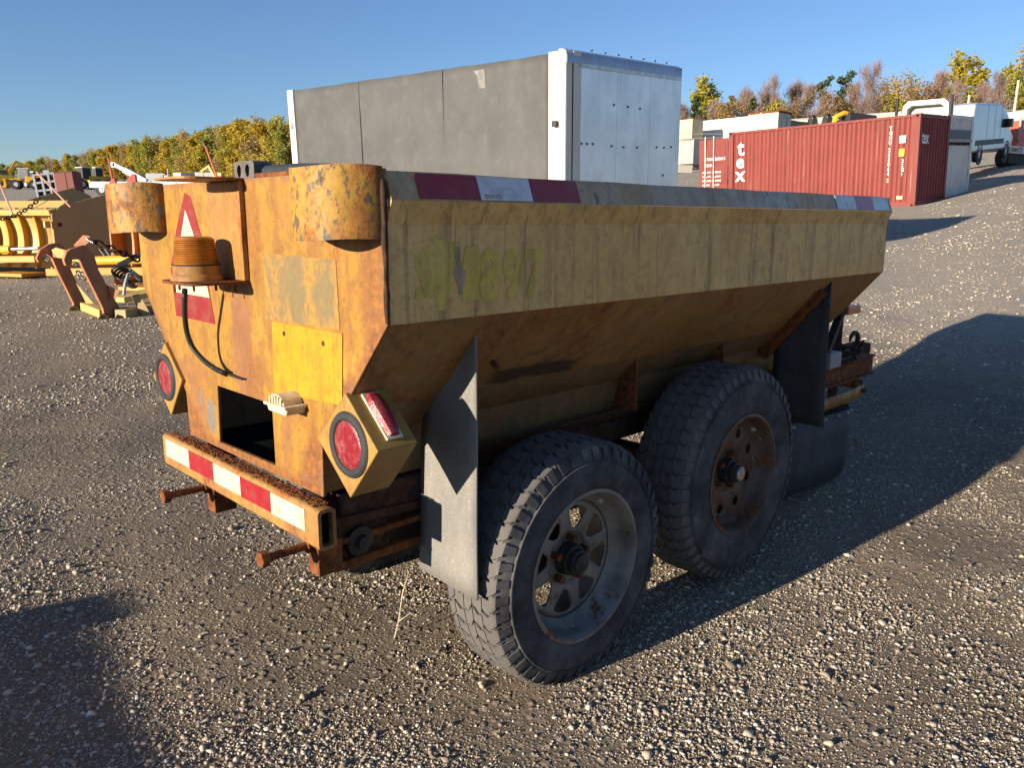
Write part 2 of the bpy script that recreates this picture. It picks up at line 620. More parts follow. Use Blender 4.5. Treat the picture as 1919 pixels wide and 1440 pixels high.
M['tape_red'] = tape('red_reflective_tape', (0.271, 0.010, 0.018), .2)
M['tape_white'] = tape('white_reflective_tape', (.62, .63, .64), .45)
M['chalk'] = plain('faint_chalk', (.10, .10, .10), .9, var=.5, scale=90)
M['rubber_grey'] = plain('dusty_grey_rubber', (.10, .09, .08), .85, var=.25, scale=30, bump=.3)
M['tape_red_old'] = tape('faded_red_reflective_tape', (.42, .10, .14), .25)
M['tape_cream'] = tape('dirty_cream_reflective_tape', (0.541, 0.492, 0.377), .6)
M['tri_red'] = tape('faded_red_sticker', (0.221, 0.015, 0.018), .3)
M['tri_cream'] = tape('cream_sticker', (0.574, 0.525, 0.344), .25)


def lens(name, col, rough=.25, trans=.0):
    g = G(name)
    n = g.noise(30, 6, .6)
    c = g.mix(g.mul(g.step(n, .4, .7), .3), col, (.45, .28, .25))
    return g.done(c, rough, 0, g.bump(g.voro(420, 'F1'), .35, .002), .5, trans)


M['lens_red'] = lens('red_lamp_plastic', (0.197, 0.011, 0.020))
g_ = G('amber_beacon_plastic')
_z = g_.sep()[2]
c_ = g_.mix(g_.step(g_.noise(9, 6, .6, g_.map((1, 1, 6))), .4, .7), (.40, .145, .014), (.24, .075, .010))
M['lens_amber'] = g_.done(c_, .24, 0, None, .55, .25)
M['lens_orange'] = lens('orange_marker_plastic', (.62, .16, .03))
M['cream_plastic'] = plain('aged_cream_plastic', (.55, .47, .32), .55, var=.25, scale=25)


def residue():
    g = G('sticker_residue_on_paint')
    n = g.noise(9, 10, .62, g.map((1, 1.2, .8)))
    c = g.mix(g.step(n, .42, .58), (0.328, 0.176, 0.032), (0.172, 0.129, 0.059))
    c = g.mix(g.mul(g.step(g.noise(50, 6, .7), .42, .6), .55), c, (.15, .10, .05))
    return g.done(c, .65, 0, g.bump(n, .15, .002), .3)


M['residue'] = residue()


# ground
def ground_mat():
    g = G('gravel_ground')
    v = g.obj()
    big = g.noise(.33, 6, .6)
    mid = g.noise(1.7, 7, .65)
    fine = g.noise(38, 8, .7)
    c = g.mix(g.step(mid, .35, .68), (0.180, 0.136, 0.092), (0.256, 0.198, 0.138))
    c = g.mix(g.mul(g.step(g.noise(.8, 5, .6, g.map(loc=(9, 4, 0))), .50, .62), .65), c, (0.116, 0.101, 0.085))
    c = g.mix(g.mul(g.step(big, .42, .66), .6), c, (0.314, 0.246, 0.173))
    c = g.mix(g.mul(g.step(fine, .35, .7), .6), c, (0.123, 0.095, 0.064))
    # small stones the sheet itself carries
    vc = g.node("ShaderNodeTexVoronoi", feature='F1')
    g.put(vc.inputs["Vector"], g.map((1, 1, 1)))
    vc.inputs["Scale"].default_value = 85
    rnd = g.sep(vc.outputs["Color"])[0]
    stone = g.mul(g.math('SUBTRACT', 1.0, g.step(vc.outputs["Distance"], .25, .55)), g.step(rnd, .45, .6))
    c = g.mix(g.mul(stone, .75), c, g.ramp(rnd, [(.4, (0.246, 0.196, 0.140)), (.8, (0.380, 0.314, 0.225)), (1, (0.495, 0.421, 0.312))]))
    vd = g.node("ShaderNodeTexVoronoi", feature='F1')
    g.put(vd.inputs["Vector"], g.map((1, 1, 1), loc=(3, 5, 0)))
    vd.inputs["Scale"].default_value = 30
    rnd2 = g.sep(vd.outputs["Color"])[0]
    stone2 = g.mul(g.math('SUBTRACT', 1.0, g.step(vd.outputs["Distance"], .2, .5)), g.step(rnd2, .62, .7))
    c = g.mix(g.mul(stone2, .7), c, g.ramp(rnd2, [(.6, (0.267, 0.216, 0.152)), (1, (0.475, 0.403, 0.297))]))
    # far yard paler: dry gravel plus sunlit stone faces painted into the colour
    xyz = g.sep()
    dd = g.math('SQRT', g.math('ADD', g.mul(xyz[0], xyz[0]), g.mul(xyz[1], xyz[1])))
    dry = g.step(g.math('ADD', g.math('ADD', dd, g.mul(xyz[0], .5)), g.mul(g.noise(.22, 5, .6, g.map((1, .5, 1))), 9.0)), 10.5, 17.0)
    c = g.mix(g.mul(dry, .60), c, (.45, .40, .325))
    h = g.math('ADD', g.mul(stone, .7), g.mul(stone2, 1.6))
    h = g.math('ADD', h, g.mul(fine, .9))
    h = g.math('ADD', h, g.mul(g.noise(11, 5, .6), 1.2))
    n = g.bump(h, .9, .012)
    return g.done(c, .92, 0, n, .2)


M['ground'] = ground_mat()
g_ = G('loose_gravel_stone')
ri = g_.node("ShaderNodeNewGeometry").outputs["Random Per Island"]
c_ = g_.ramp(ri, [(0, (0.196, 0.157, 0.114)), (.35, (0.334, 0.269, 0.197)), (.7, (0.497, 0.420, 0.311)), (.93, (0.647, 0.571, 0.447)), (1, (0.693, 0.669, 0.612))])
c_ = g_.mix(g_.mul(g_.noise(120, 4, .6), .4), c_, (0.151, 0.133, 0.111))
c_ = g_.mix(.06, c_, (.17, .155, .14))
M['stone'] = g_.done(c_, .85, 0, None, .25)


def container_mat(name, c, rust=.15, seed=0., streak=.2, scol=(.75, .62, .55)):
    g = G(name)
    p = g.map(loc=(seed, seed, seed))
    b = g.mix(g.step(g.noise(1.1, 5, .6, p), .35, .7), c, tuple(q * .82 for q in c))
    st = g.noise(1.5, 6, .65, g.map((7, 7, .25), vec=p))
    b = g.mix(g.mul(g.step(st, .58, .72), streak), b, scol)
    rn = g.noise(2.6, 9, .7, p)
    b = g.mix(g.mul(g.step(rn, .68 - rust * .2, .76 - rust * .2), .8), b, (.16, .06, .025))
    return g.done(b, .6, 0, None, .35)


M['cont_red'] = container_mat('faded_red_container_paint', (0.180, 0.028, 0.020), .10, streak=.18)
M['cont_dark'] = container_mat('faded_red_container_end_paint', (0.203, 0.028, 0.022), .1, 3., streak=.15)
M['cont_white'] = container_mat('white_container_paint', (0.619, 0.619, 0.593), .2, 5., .25, (.35, .30, .22))
M['cont_cream'] = container_mat('cream_container_paint', (0.578, 0.493, 0.306), .05, 7., .1)
M['cont_grey'] = container_mat('grey_container_paint', (.30, .31, .31), .05, 8., .1)
M['cont_bin'] = container_mat('rusty_white_steel', (0.561, 0.527, 0.442), .55, 9., .2, (.3, .2, .1))
M['white'] = plain('white_paint', (0.590, 0.590, 0.574), .45, var=.06, scale=3)
M['letter'] = plain('white_lettering', (.74, .70, .66), .55, var=.1, scale=8)
M['blackpaint'] = plain('black_paint', (.03, .03, .032), .5, var=.2)
M['vanwhite'] = plain('glossy_white_van_paint', (0.451, 0.459, 0.492), .22, var=.05, scale=2)
M['glass'] = plain('dark_window_glass', (.02, .025, .03), .06, var=.1, spec=.7)
M['plastic_dark'] = plain('dark_grey_plastic', (.06, .055, .055), .6, var=.15)
M['truckred'] = plain('orange_red_paint', (0.508, 0.090, 0.041), .4, var=.1)
M['concrete'] = plain('concrete', (.42, .39, .33), .9, var=.15, bump=.3)


def curtain():
    g = G('grey_tarpaulin')
    c = g.mix(g.step(g.noise(1.5, 6, .6), .3, .75), (0.071, 0.071, 0.069), (0.093, 0.092, 0.089))
    x, y, z = g.sep()[0:3]
    c = g.mix(g.mul(g.step(g.noise(6, 6, .65), .5, .8), .3), c, (.145, .14, .13))
    w = g.noise(1.2, 4, .5, g.map((2.5, 1, .5)))
    return g.done(c, .7, 0, g.bump(w, .5, .08), .3)


M['curtain'] = curtain()
g_ = G('brushed_aluminium_sheet')
c_ = g_.mix(g_.step(g_.noise(2.2, 6, .6, g_.map((1, 1, .7))), .3, .7), (.78, .78, .79), (.60, .61, .63))
st_ = g_.noise(2, 5, .6, g_.map((9, 9, .4)))
c_ = g_.mix(g_.mul(g_.step(st_, .55, .75), .3), c_, (.36, .35, .34))
M['alu'] = g_.done(c_, .40, .7, g_.bump(g_.noise(1.3, 3, .5), .25, .05), .5)
M['cream_post'] = plain('aged_white_post', (0.607, 0.582, 0.508), .5, var=.06, scale=4)

M['plow'] = plain('yellow_plow_paint', (0.451, 0.221, 0.021), .5, var=.07, scale=5)
M['plow_pale'] = plain('pale_yellow_paint', (0.508, 0.353, 0.107), .5, var=.07, scale=5)  # paler yellow of the boards, top beams and cross beams


def plate_mat():
    g = G('dull_ochre_plate_paint')
    c = g.mix(g.step(g.noise(1.4, 6, .6), .35, .7), (.33, .23, .105), (.38, .27, .13))
    ch = g.noise(5, 6, .6, g.map((1.2, 1.2, .6), rot=(0, .5, 0)))
    c = g.mix(g.step(ch, .69, .70), c, (.06, .04, .03))
    return g.done(c, .6, 0, None, .3)


M['plate'] = plate_mat()
M['orange'] = plain('orange_implement_paint', (0.410, 0.131, 0.025), .5, var=.12, scale=7)
M['salmon'] = plain('sun_faded_orange_paint', (0.344, 0.139, 0.061), .6, var=.12, scale=7)
M['machine_yellow'] = plain('machine_yellow_paint', (0.623, 0.353, 0.025), .5, var=.1)
M['machine_dark'] = plain('machine_dark_parts', (.035, .033, .03), .7, var=.4)
M['machine_red'] = plain('red_machine_paint', (0.410, 0.041, 0.033), .5, var=.1)
M['machine_grey'] = plain('grey_machine_paint', (.16, .18, .21), .5, var=.2)
M['brick_red'] = plain('red_oxide_paint', (0.139, 0.023, 0.012), .6, var=.15)
M['rodpink'] = plain('faded_marker_rod', (.60, .32, .26), .6, var=.1)
M['wood'] = plain('grey_pole_wood', (.45, .38, .29), .9, var=.15)
M['wire'] = plain('overhead_wire', (.30, .26, .20), .7)


def leaf_mat(name, cols):
    g = G(name)
    ri = g.node("ShaderNodeNewGeometry").outputs["Random Per Island"]
    oi = g.node("ShaderNodeObjectInfo").outputs["Random"]
    n = g.noise(.45, 3, .5)
    f = g.math('ADD', g.mul(ri, .55), g.math('ADD', g.mul(n, .5), g.mul(g.math('SUBTRACT', oi, .5), .45)))
    k = len(cols)
    c = g.ramp(f, [(.15 + .7 * i / (k - 1), q) for i, q in enumerate(cols)])
    g.done(c, .8, 0, None, .15)
    tr = g.node("ShaderNodeBsdfTranslucent")
    g.put(tr.inputs[0], c)
    ms = g.node("ShaderNodeMixShader")
    ms.inputs[0].default_value = .45
    out = g.nt.nodes["Material Output"]
    g.nt.links.new(g.b.outputs[0], ms.inputs[1])
    g.nt.links.new(tr.outputs[0], ms.inputs[2])
    g.nt.links.new(ms.outputs[0], out.inputs[0])
    return g.mat


M['leaf_gold'] = leaf_mat('golden_leaves', [(0.310, 0.267, 0.052), (0.430, 0.344, 0.052), (0.533, 0.396, 0.052), (0.499, 0.327, 0.039)])
M['leaf_olive'] = leaf_mat('olive_leaves', [(0.224, 0.241, 0.056), (0.310, 0.310, 0.060), (0.396, 0.361, 0.065), (0.464, 0.387, 0.065)])
M['leaf_brown'] = leaf_mat('tan_thinning_leaves', [(0.292, 0.232, 0.103), (0.378, 0.292, 0.120), (0.447, 0.327, 0.120), (0.464, 0.310, 0.086)])
M['leaf_green'] = leaf_mat('pine_needles', [(.05, .075, .025), (.08, .11, .035), (.12, .14, .045), (.16, .17, .06)])
M['leaf_yellow'] = leaf_mat('bright_yellow_leaves', [(0.224, 0.198, 0.026), (0.361, 0.292, 0.026), (0.499, 0.378, 0.034), (0.310, 0.292, 0.060)])
M['leaf_rust'] = leaf_mat('rust_leaves', [(0.224, 0.146, 0.073), (0.327, 0.198, 0.086), (0.396, 0.241, 0.095), (0.310, 0.249, 0.112)])
M['leaf_twig'] = leaf_mat('purple_grey_twigs', [(0.275, 0.206, 0.172), (0.361, 0.267, 0.224), (0.430, 0.318, 0.267), (0.396, 0.249, 0.206)])
M['bark'] = plain('grey_bark', (.16, .13, .10), .9, var=.25, scale=3)
# ------------------------------------------------------------------ ground sheet
def graded(a0, a1, core0, core1, step, grow=1.13):
    c = list(np.arange(core0, core1, step))
    s, x, right = step, core1, []
    while x < a1:
        right.append(x)
        s *= grow
        x += s
    right.append(a1)
    s, x, left = step, core0, []
    while x > a0:
        s *= grow
        x -= s
        left.append(max(x, a0))
    return np.array(left[::-1] + c + right)


gx = graded(-900, 900, -3.2, 4.2, .055)
gy = graded(-60, 1100, 1.2, 6.5, .055)
GX, GY = np.meshgrid(gx, gy)
GZ = terrain(GX, GY)
nx, ny = len(gx), len(gy)
co = np.stack([GX, GY, GZ], -1).reshape(-1, 3)
idx = np.arange(nx * ny).reshape(ny, nx)
quads = np.stack([idx[:-1, :-1], idx[:-1, 1:], idx[1:, 1:], idx[1:, :-1]], -1).reshape(-1, 4)


def np_mesh(name, co, faces):
    me = bpy.data.meshes.new(name)
    k = faces.shape[1]
    me.vertices.add(len(co))
    me.vertices.foreach_set("co", co.astype(np.float32).ravel())
    me.loops.add(faces.size)
    me.loops.foreach_set("vertex_index", faces.astype(np.int32).ravel())
    me.polygons.add(len(faces))
    me.polygons.foreach_set("loop_start", np.arange(0, faces.size, k, dtype=np.int32))
    me.update(calc_edges=True)
    me.validate()
    return me


gme = np_mesh("gravel_ground", co, quads)
gme.polygons.foreach_set("use_smooth", [True] * len(gme.polygons))
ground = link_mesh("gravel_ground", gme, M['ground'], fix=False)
tag(ground, "dark brown gravel yard surface", None, None, "structure")


# loose stones lying on it: what nobody could count, one object
def stones(n, rmin, rmax, dmin, dmax, power, kind, seed, patch=.0):
    rs = np.random.RandomState(seed)
    u = rs.rand(n)
    e = 2 - power
    d = (dmin ** e + u * (dmax ** e - dmin ** e)) ** (1 / e)
    a = (rs.rand(n) - .5) * 1.40
    x, y = d * np.sin(a), d * np.cos(a)
    dens = vnoise(x * 1.3 + 20, y * 1.3) * .6 + vnoise(x * 4.1, y * 4.1 + 30) * .4
    lane = .5 + .5 * np.sin((x * .83 - y * .55) * 2.1 + vnoise(x * .5, y * .5) * 4)
    dens = dens - .10 * np.clip(lane - .45, 0, 1)
    keep = rs.rand(n) < np.clip((dens - patch) * 4.5, .10, 1)
    x, y, d = x[keep], y[keep], d[keep]
    n = len(x)
    r = rmin * (rmax / rmin) ** (rs.rand(n) ** 2.2)
    if kind == 'ico':
        p = (1 + 5 ** .5) / 2
        bv = np.array([(-1, p, 0), (1, p, 0), (-1, -p, 0), (1, -p, 0), (0, -1, p), (0, 1, p), (0, -1, -p), (0, 1, -p), (p, 0, -1), (p, 0, 1), (-p, 0, -1), (-p, 0, 1)]) / 1.9
        bf = np.array([(0, 11, 5), (0, 5, 1), (0, 1, 7), (0, 7, 10), (0, 10, 11), (1, 5, 9), (5, 11, 4), (11, 10, 2), (10, 7, 6), (7, 1, 8), (3, 9, 4), (3, 4, 2), (3, 2, 6), (3, 6, 8), (3, 8, 9), (4, 9, 5), (2, 4, 11), (6, 2, 10), (8, 6, 7), (9, 8, 1)])
    else:
        bv = np.array([(1, 0, 0), (-1, 0, 0), (0, 1, 0), (0, -1, 0), (0, 0, 1), (0, 0, -1)], float)
        bf = np.array([(0, 2, 4), (2, 1, 4), (1, 3, 4), (3, 0, 4), (2, 0, 5), (1, 2, 5), (3, 1, 5), (0, 3, 5)])
    k = len(bv)
    v = bv[None] * (1 + (rs.rand(n, k, 1) - .5) * .7) + (rs.rand(n, k, 3) - .5) * .45
    v = v * np.stack([.8 + rs.rand(n) * .7, .7 + rs.rand(n) * .5, .45 + rs.rand(n) * .4], -1)[:, None, :]
    t = rs.rand(n) * 6.283
    tilt = (rs.rand(n) - .5) * .9
    ct, st = np.cos(tilt), np.sin(tilt)
    vy = v[..., 1] * ct[:, None] - v[..., 2] * st[:, None]
    vz = v[..., 1] * st[:, None] + v[..., 2] * ct[:, None]
    c, s = np.cos(t), np.sin(t)
    vx = v[..., 0] * c[:, None] - vy * s[:, None]
    vy2 = v[..., 0] * s[:, None] + vy * c[:, None]
    z = terrain(x, y) + r * .12
    out = np.stack([vx * r[:, None] + x[:, None], vy2 * r[:, None] + y[:, None], vz * r[:, None] + z[:, None]], -1)
    f = bf[None] + (np.arange(n) * k)[:, None, None]
    return out.reshape(-1, 3), f.reshape(-1, 3)


parts = [stones(140000, .0020, .0056, 1.5, 7.5, 1.75, 'oct', 1, .36),
         stones(56000, .0036, .0090, 1.5, 11, 1.6, 'ico', 2, .46),
         stones(2600, .008, .0155, 1.5, 14, 1.2, 'ico', 3, .38),
         stones(40000, .008, .018, 6, 24, 1.2, 'oct', 4, .34),
         stones(34000, .014, .032, 14, 55, 1.1, 'oct', 5, .34)]
off, vv, ff = 0, [], []
for a, b in parts:
    vv.append(a)
    ff.append(b + off)
    off += len(a)
sme = np_mesh("loose_gravel", np.concatenate(vv), np.concatenate(ff))
loose = link_mesh("loose_gravel", sme, M['stone'], fix=False)
tag(loose, "loose pale gravel stones scattered over the yard", "gravel", None, "stuff")
# ------------------------------------------------------------------ the spreader trailer
TR = thing("spreader_trailer", "rusty ochre hopper spreader trailer with twin axles and amber beacon", "trailer",
           (-0.7626, 2.1840, 0.0), 0.76933)


def T(u, v, w):
    return Vector((u, -v, w))


A, W1, LEN = .708, 1.125, 2.665
PROF = [(.39, .66), (.42, .80), (.505, .892), (.565, .957), (A, W1), (A, 1.339), (.727, 1.388), (.705, 1.448)]

# rear panel with the hatch cut through it
def panel_with_hole(u0, u1):
    outer = [(-.412, .66), (.412, .66), (.418, .80), (.505, .892), (.565, .957), (.712, 1.125), (.712, 1.452), (-.712, 1.452), (-.712, 1.125), (-.565, .957), (-.505, .892), (-.418, .80)]
    hole = [(-.187, .680), (.165, .687), (.165, .860), (-.175, .859)]
    bm = bmesh.new()
    ov = [bm.verts.new(T(u0, *p)) for p in outer]
    hv = [bm.verts.new(T(u0, *p)) for p in hole]
    f = lambda *a: bm.faces.new(a)
    f(ov[0], ov[1], hv[1], hv[0])
    f(ov[1], ov[2], ov[3], hv[2], hv[1])
    f(ov[3], ov[4], ov[5], ov[6], ov[7], ov[8], ov[9], ov[10], hv[3], hv[2])
    f(ov[10], ov[11], ov[0], hv[0], hv[3])
    bmesh.ops.recalc_face_normals(bm, faces=bm.faces)
    r = bmesh.ops.extrude_face_region(bm, geom=bm.faces[:])
    for v in [g for g in r['geom'] if isinstance(g, bmesh.types.BMVert)]:
        v.co.x = u1
    me = bpy.data.meshes.new("rear_panel")
    bm.to_mesh(me)
    bm.free()
    return me


link_mesh("rear_panel", panel_with_hole(0.0, .010), M['panel'], TR, bevel=.002)
# side walls, slopes and rails (right = seen side, left = far side)
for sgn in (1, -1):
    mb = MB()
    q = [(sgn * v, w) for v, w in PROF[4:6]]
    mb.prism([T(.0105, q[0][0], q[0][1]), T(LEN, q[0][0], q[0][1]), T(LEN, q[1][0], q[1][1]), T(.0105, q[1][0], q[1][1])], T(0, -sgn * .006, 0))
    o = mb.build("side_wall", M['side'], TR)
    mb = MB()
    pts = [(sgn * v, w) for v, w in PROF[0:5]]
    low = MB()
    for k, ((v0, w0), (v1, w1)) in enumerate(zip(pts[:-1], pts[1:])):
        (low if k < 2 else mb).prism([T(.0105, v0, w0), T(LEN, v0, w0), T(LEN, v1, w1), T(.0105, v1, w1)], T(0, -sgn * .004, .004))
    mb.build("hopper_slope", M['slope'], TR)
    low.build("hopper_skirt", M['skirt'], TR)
    mb = MB()
    ring = [(sgn * (A + .0008), 1.3375), (sgn * .727, 1.388), (sgn * .705, 1.448), (sgn * .655, 1.450), (sgn * .655, 1.400), (sgn * (A - .006), 1.3395)]
    lip = MB()
    lip.prism([T(.0105, *ring[0]), T(LEN, *ring[0]), T(LEN, *ring[1]), T(.0105, *ring[1])], T(0, -sgn * .005, 0))
    lip.build("rail_lip", M['side'], TR)
    n = 14
    vs, fs = [], []
    for k in range(n + 1):
        uu = .0105 + (LEN - .0105) * k / n
        wob = (math.sin(k * 2.1) * .0012)
        vs += [T(uu, ring[1][0] + wob, ring[1][1] + .0003), T(uu, ring[2][0] + wob, ring[2][1] + wob), T(uu, ring[3][0], ring[3][1]), T(uu, ring[4][0], ring[4][1])]
    for k in range(n):
        for j in range(3):
            fs.append((k * 4 + j, k * 4 + 4 + j, k * 4 + 5 + j, k * 4 + 1 + j))
    fs += [(0, 1, 2, 3), (n * 4, n * 4 + 3, n * 4 + 2, n * 4 + 1)]
    r = MB().add(vs, fs).build("top_rail", M['rail'], TR)
# front panel
pp = [(v, w) for v, w in PROF[:6]] + [(.705, 1.448)]
poly = [T(LEN + .0005, v, w) for v, w in pp] + [T(LEN + .0005, -v, w) for v, w in pp[::-1]]
MB().prism(poly, T(.008, 0, 0)).build("front_panel", M['slope'], TR)
# hopper floor and back plate, black paint standing in for hatch shade
mb = MB()
mb.box(T(.012, -.385, .655), T(LEN - .01, .385, .662))
mb.box(T(.60, -.38, .664), T(.61, .38, .95))
mb.build("hopper_floor", M['void'], TR)

# corner guards: half pipes standing at the two rear corners
for sgn in (1, -1):
    mb = MB()
    n = 20
    vs, fs = [], []
    c = sgn * .587
    for k in range(n + 1):
        t = math.pi * k / n
        for rr in (.125, .118):
            for w in (1.306, 1.456):
                vs.append(T(-rr * math.sin(t) - .0005, c + rr * math.cos(t), w + .003 * math.sin(t * 3)))
    for k in range(n):
        a, b = k * 4, k * 4 + 4
        fs += [(a, b, b + 1, a + 1), (a + 2, a + 3, b + 3, b + 2), (a, a + 2, b + 2, b), (a + 1, b + 1, b + 3, a + 3)]
    fs += [(0, 1, 3, 2), (n * 4, n * 4 + 2, n * 4 + 3, n * 4 + 1)]
    gd = MB().add(vs, fs).build("corner_guard", M['guard'], TR, smooth=40)
    cap = [T(-.117 * math.sin(math.pi * k / n) - .001, c + .117 * math.cos(math.pi * k / n), 1.448) for k in range(n + 1)]
    MB().prism(cap, (0, 0, -.004)).build("guard_cap", M['panel'], gd)
# weld bead and tar smear down the right rear edge
mb = MB()
path = [T(-.001 + rng.uniform(-.001, .002), .7145, 1.13 + .03 * k) for k in range(11)]
mb.tube(path, [.004 + rng.uniform(0, .004) for _ in path], 6)
mb.build("weld_bead", M['rustdark'], TR, smooth=60)

# yellow repair plate with two screw holes, sticker residue, warning triangle
pl = MB().prism([T(-.003, .19, .897), T(-.003, .522, .917), T(-.003, .537, 1.091), T(-.003, .199, 1.088)], T(.0028, 0, 0)).build("repair_plate", M['patch'], TR, bevel=.001)
for v, w in ((.262, 1.062), (.452, 1.058)):
    MB().cyl(T(-.0045, v, w), T(-.002, v, w), .0065, 10).build("screw", M['rustdark'], pl)
MB().prism([T(-.0016, .169, 1.092), T(-.0016, .525, 1.098), T(-.0016, .520, 1.258), T(-.0016, .169, 1.262)], T(.0012, 0, 0)).build("sticker_residue", M['residue'], TR)
tri = MB().prism([T(-.0014, -.287, 1.42), T(-.0014, -.30, 1.425), T(-.0014, -.384, 1.317), T(-.0014, -.455, 1.191), T(-.0014, -.442, 1.046), T(-.0014, -.154, 1.046), T(-.0014, -.172, 1.119), T(-.0014, -.205, 1.296), T(-.0014, -.262, 1.412)], T(.001, 0, 0)).build("warning_triangle", M['tri_red'], TR)
MB().prism([T(-.0026, -.302, 1.375), T(-.0026, -.335, 1.32), T(-.0026, -.415, 1.19), T(-.0026, -.437, 1.122), T(-.0026, -.176, 1.122), T(-.0026, -.22, 1.25)], T(.001, 0, 0)).build("triangle_centre", M['tri_cream'], tri)

# beacon guard: back plate, top and bottom tongues
def tongue(u_out, v0, v1, w, th, rad=.05):
    pts = [(-.001, v1), (-.001, v0)]
    for k in range(7):
        t = math.pi / 2 * k / 6
        pts.append((u_out + rad - rad * math.sin(t), v0 + rad - rad * math.cos(t)))
    for k in range(7):
        t = math.pi / 2 * k / 6
        pts.append((u_out + rad - rad * math.cos(t), v1 - rad + rad * math.sin(t)))
    return MB().prism([T(u, v, w) for u, v in pts], (0, 0, th))


br = MB().box(T(-.016, -.11, 1.187), T(-.001, .086, 1.446)).build("beacon_bracket", M['bracket'], TR, bevel=.002)
tongue(-.165, -.125, .088, 1.4475, .006).build("bracket_top", M['bumper'], br)
tongue(-.165, -.125, .088, 1.179, .007, .04).build("bracket_shelf", M['rust'], br)
for u, v in ((-.13, -.10), (-.13, .03), (-.09, .075), (-.05, .07), (-.14, -.04), (-.03, .06)):
    h = rng.uniform(.012, .03)
    MB().cyl(T(u, v, 1.179 - h), T(u, v, 1.1795), .0035, 7).build("shelf_bolt", M['rust'], br)
BU, BV = -.092, -.036
be = MB().lathe([(.0, 1.1865), (.068, 1.1865), (.067, 1.198), (.061, 1.204), (.0605, 1.226), (.050, 1.228), (0, 1.228)], T(BU, BV, 0), (0, 0, 1), 28).build("beacon_base", M['bracket'], TR, smooth=40)
prof = [(.0575, 1.2285)]
for k in range(12):
    w = 1.231 + .0056 * k
    r = .0575 - .0065 * (k / 11)
    prof += [(r, w), (r + .0002, w + .0032), (r - .0028, w + .0042)]
prof += [(.047, 1.300), (.035, 1.303), (0, 1.3035)]
MB().lathe(prof, T(BU, BV, 0), (0, 0, 1), 40).build("beacon_lens", M['lens_amber'], be, smooth=25)
MB().lathe([(.061, 1.2265), (.0625, 1.2285), (.061, 1.2305)], T(BU, BV, 0), (0, 0, 1), 28).build("beacon_seal", M['rubber'], be, smooth=60)
# corrugated cable drooping from the shelf and lying against the panel
cp = [T(-.105, -.088, 1.180), T(-.100, -.118, 1.11), T(-.090, -.150, 1.05), T(-.080, -.155, 1.00), T(-.062, -.150, .963), T(-.040, -.125, .932), T(-.022, -.085, .915), T(-.015, -.05, .911)]
fine = []
for i in range(len(cp) - 1):
    for k in range(16):
        fine.append(cp[i].lerp(cp[i + 1], k / 16))
sm = [fine[max(0, i - 10):i + 11] for i in range(len(fine))]
fine = [sum(s, Vector()) / len(s) for s in sm]
MB().tube(fine, [.0082 if k % 2 else .0068 for k in range(len(fine))], 9).build("corrugated_cable", M['hose'], TR, smooth=50)
MB().tube([T(-.015, -.06, .911), T(-.012, .0, .9085), T(-.012, .025, .909)], .003, 6).build("thin_wire", M['hose'], TR)

# licence plate lamp
lp = MB().prism([T(-.055, .255, .868), T(-.055, .345, .868), T(-.055, .352, .884), T(-.055, .247, .884)], T(.054, 0, 0)).build("plate_lamp", M['cream_plastic'], TR, bevel=.003)
MB().box(T(-.062, .243, .884), T(-.001, .356, .892)).build("lamp_rim", M['cream_plastic'], lp, bevel=.002)
MB().prism([T(-.056, .262 + .038 + .038 * math.cos(math.pi * k / 10), .892 + .026 * math.sin(math.pi * k / 10)) for k in range(11)], T(.054, 0, 0)).build("lamp_cover", M['cream_plastic'], lp, bevel=.002)
for k in range(5):
    vv_ = .272 + k * .014
    MB().box(T(-.0605, vv_, .893), T(-.0565, vv_ + .006, .905 + .010 * math.sin(math.pi * (k + .5) / 5))).build("lamp_fin", M['cream_plastic'], lp)

# tail lamp boxes
for sgn in (1, -1):
    cv, cw = (.5525, .828) if sgn == 1 else (-.535, .828)
    hs = .131 if sgn == 1 else .126
    dq = [(cv, cw + hs * .97), (cv - hs * 1.01, cw - .008), (cv + .006, cw - hs * .98), (cv + hs * .97, cw + .012)]
    bx = MB().prism([T(-.013, v, w) for v, w in dq], T(.113, 0, 0)).build("tail_lamp_box", M['lampbox'], TR, bevel=.003)
    lc = T(-.0135, cv + .010 * sgn, cw + .004)
    MB().lathe([(.058, 0), (.0585, .005), (.066, .0085), (.076, .006), (.0805, 0)], lc, (-1, 0, 0), 40).build("rubber_grommet", M['rubber'], bx, smooth=60)
    MB().lathe([(.060, 0.0005), (.059, .002), (.040, .0035), (.0, .0042)], lc, (-1, 0, 0), 36).build("tail_lamp_lens", M['lens_red'], bx, smooth=60)
    if sgn == 1:
        # red clearance light on the upper outer face of the box
        e0, e1 = T(0, *dq[0]), T(0, *dq[3])
        along = (e1 - e0).normalized()
        nrm = T(0, along.z, 0) + Vector((0, 0, 0))
        nrm = Vector((0, -abs(along.z), abs(along.y))).normalized()
        mid = (e0 + e1) / 2 + T(.046, 0, 0) - along * .004
        cl = MB().obox(mid + nrm * .003, along * .068, Vector((.023, 0, 0)), nrm * .003).build("clearance_light", M['cream_plastic'], bx, bevel=.002)
        lb = MB()
        rings = []
        nseg = 10
        for k in range(nseg + 1):
            t = math.pi * k / nseg
            rings.append((-.063 * math.cos(t), .021 * (math.sin(t) ** .35), .020 * (math.sin(t) ** .5)))
        vs, fs = [], []
        for s, hw, hh in rings:
            for q in ((-1, 0), (-.75, .75), (0, 1), (.75, .75), (1, 0)):
                vs.append(mid + nrm * (.006 + hh * q[1]) + along * s + Vector((hw * q[0], 0, 0)))
        for k in range(nseg):
            for j in range(4):
                fs.append((k * 5 + j, k * 5 + j + 1, k * 5 + j + 6, k * 5 + j + 5))
        lb.add(vs, fs).build("clearance_lens", M['lens_red'], cl, smooth=40)

